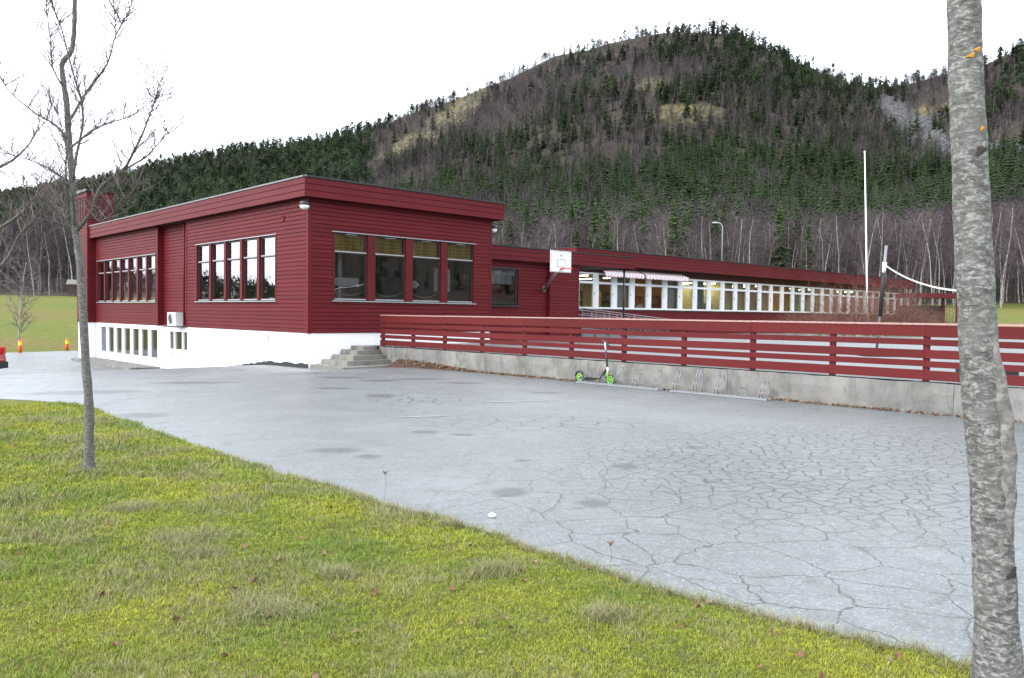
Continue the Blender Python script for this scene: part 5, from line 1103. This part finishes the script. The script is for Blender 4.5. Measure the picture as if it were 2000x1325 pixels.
# scree
def rock_mesh(seed):
    g = random.Random(seed); bm = bmesh.new(); bmesh.ops.create_icosphere(bm, subdivisions=1, radius=.5)
    for v in bm.verts: v.co *= g.uniform(.7, 1.2); v.co.z *= .7
    me = bpy.data.meshes.new('rock'); bm.to_mesh(me); bm.free(); me.materials.append(M['rock']); return me
x_, y_, r_, th_ = sample(60000, 150, 640, R(5), R(36)); z_ = terrain(x_, y_); ba, sc_ = clear_masks(x_, y_, z_); k = sc_|(ba&(FG.random(len(x_)) < .05)); x_, y_, z_ = x_[k], y_[k], z_[k]; n_ = len(x_)
xb, yb, rb_, tb_ = sample(30000, 150, 640, R(-12), R(5)); zb_ = terrain(xb, yb); ba, sc_ = clear_masks(xb, yb, zb_); k = ba&(FG.random(len(xb)) < .16); x_, y_, z_ = np.r_[x_, xb[k]], np.r_[y_, yb[k]], np.r_[z_, zb_[k]]; n_ = len(x_)
scatter('scree_rocks', np.stack([x_, y_, z_], -1), FG.uniform(0, 6, (n_, 3)), FG.uniform(.6, 2.6, n_), FG.integers(0, 3, n_), [rock_mesh(i) for i in range(3)], 'grey scree boulders and bare rock on the mountainside', 'rocks')
# bare shrubs by the wing, small tree on the left lawn
def shrub(seed, h_, n0_, w_):
    g = random.Random(seed); mb = MB()
    for i in range(n0_):
        a = g.uniform(0, 6.283); b0 = Vector((g.gauss(0, w_*.3), g.gauss(0, w_*.3), 0)); twigs(mb, g, b0, (math.cos(a)*.5*w_, math.sin(a)*.5*w_, 1), h_*g.uniform(.6, 1), .014, 2, 7, 3, .1)
    return mb.mesh('shrub', M['shrubtwig'])
shp = [shrub(i, 2.9, 19, 1.3) for i in range(3)]; GS = random.Random(6)
for i, (sx, sy, s) in enumerate([(15.2, 45, .5), (16.3, 45.5, .55), (17.2, 45, .6), (18.0, 46, .75), (18.9, 45.4, .95), (19.6, 46.5, 1.15), (20.4, 45.6, 1.2), (21.1, 46.4, 1.1), (22.0, 46, .95), (23.0, 46.6, .85), (24.5, 48, .7), (26.3, 50, .75), (27.5, 51, .6)]):
    o = thing('bare_shrub', 'leafless reddish shrub in the row before the far classroom windows' if i < 10 else 'leafless reddish shrub near the volleyball net', 'shrub', (sx, sy, .5), GS.uniform(0, 6), 'reddish shrubs before the wing' if i < 10 else 'reddish shrubs by the net'); o.scale = (s, s, s)
    link('stems', shp[i % 3], o)
tk, cr = birch_parts(200, 5.2, 26, 16, 1.0)
o = thing('lawn_birch', 'small bare tree on the far lawn behind the orange posts', 'tree', (-28.6, 46.2, -.9), 0); tk.build('trunk', M['birchtrunk'], o); cr.build('crown', M['twig'], o)
# dry stalks at the lawn edge
for i, (sx, sy, hh) in enumerate([(-1.05, 6.62, .24), (.62, 4.88, .17)]):
    o = thing('dry_flower_stalk', ['taller dry flower stalk at the lawn edge, farther from the camera', 'shorter dry flower stalk at the lawn edge, nearer the camera'][i], 'stalk', (sx, sy, .02), 0, 'dry stalks at the lawn edge')
    mb = MB(); mb.tube([(0, 0, 0), (.01, 0, hh*.5), (.004, .01, hh)], .0013, 5); mb.build('stem', M['leaf'], o)
    mb = MB(); [mb.tube([(.004, .01, hh-.02), (.004+.022*math.cos(a), .01+.022*math.sin(a), hh+.012)], [.001, .0035], 4) for a in [k_*.9 for k_ in range(7)]]; mb.build('seed_head', M['leaf'], o)
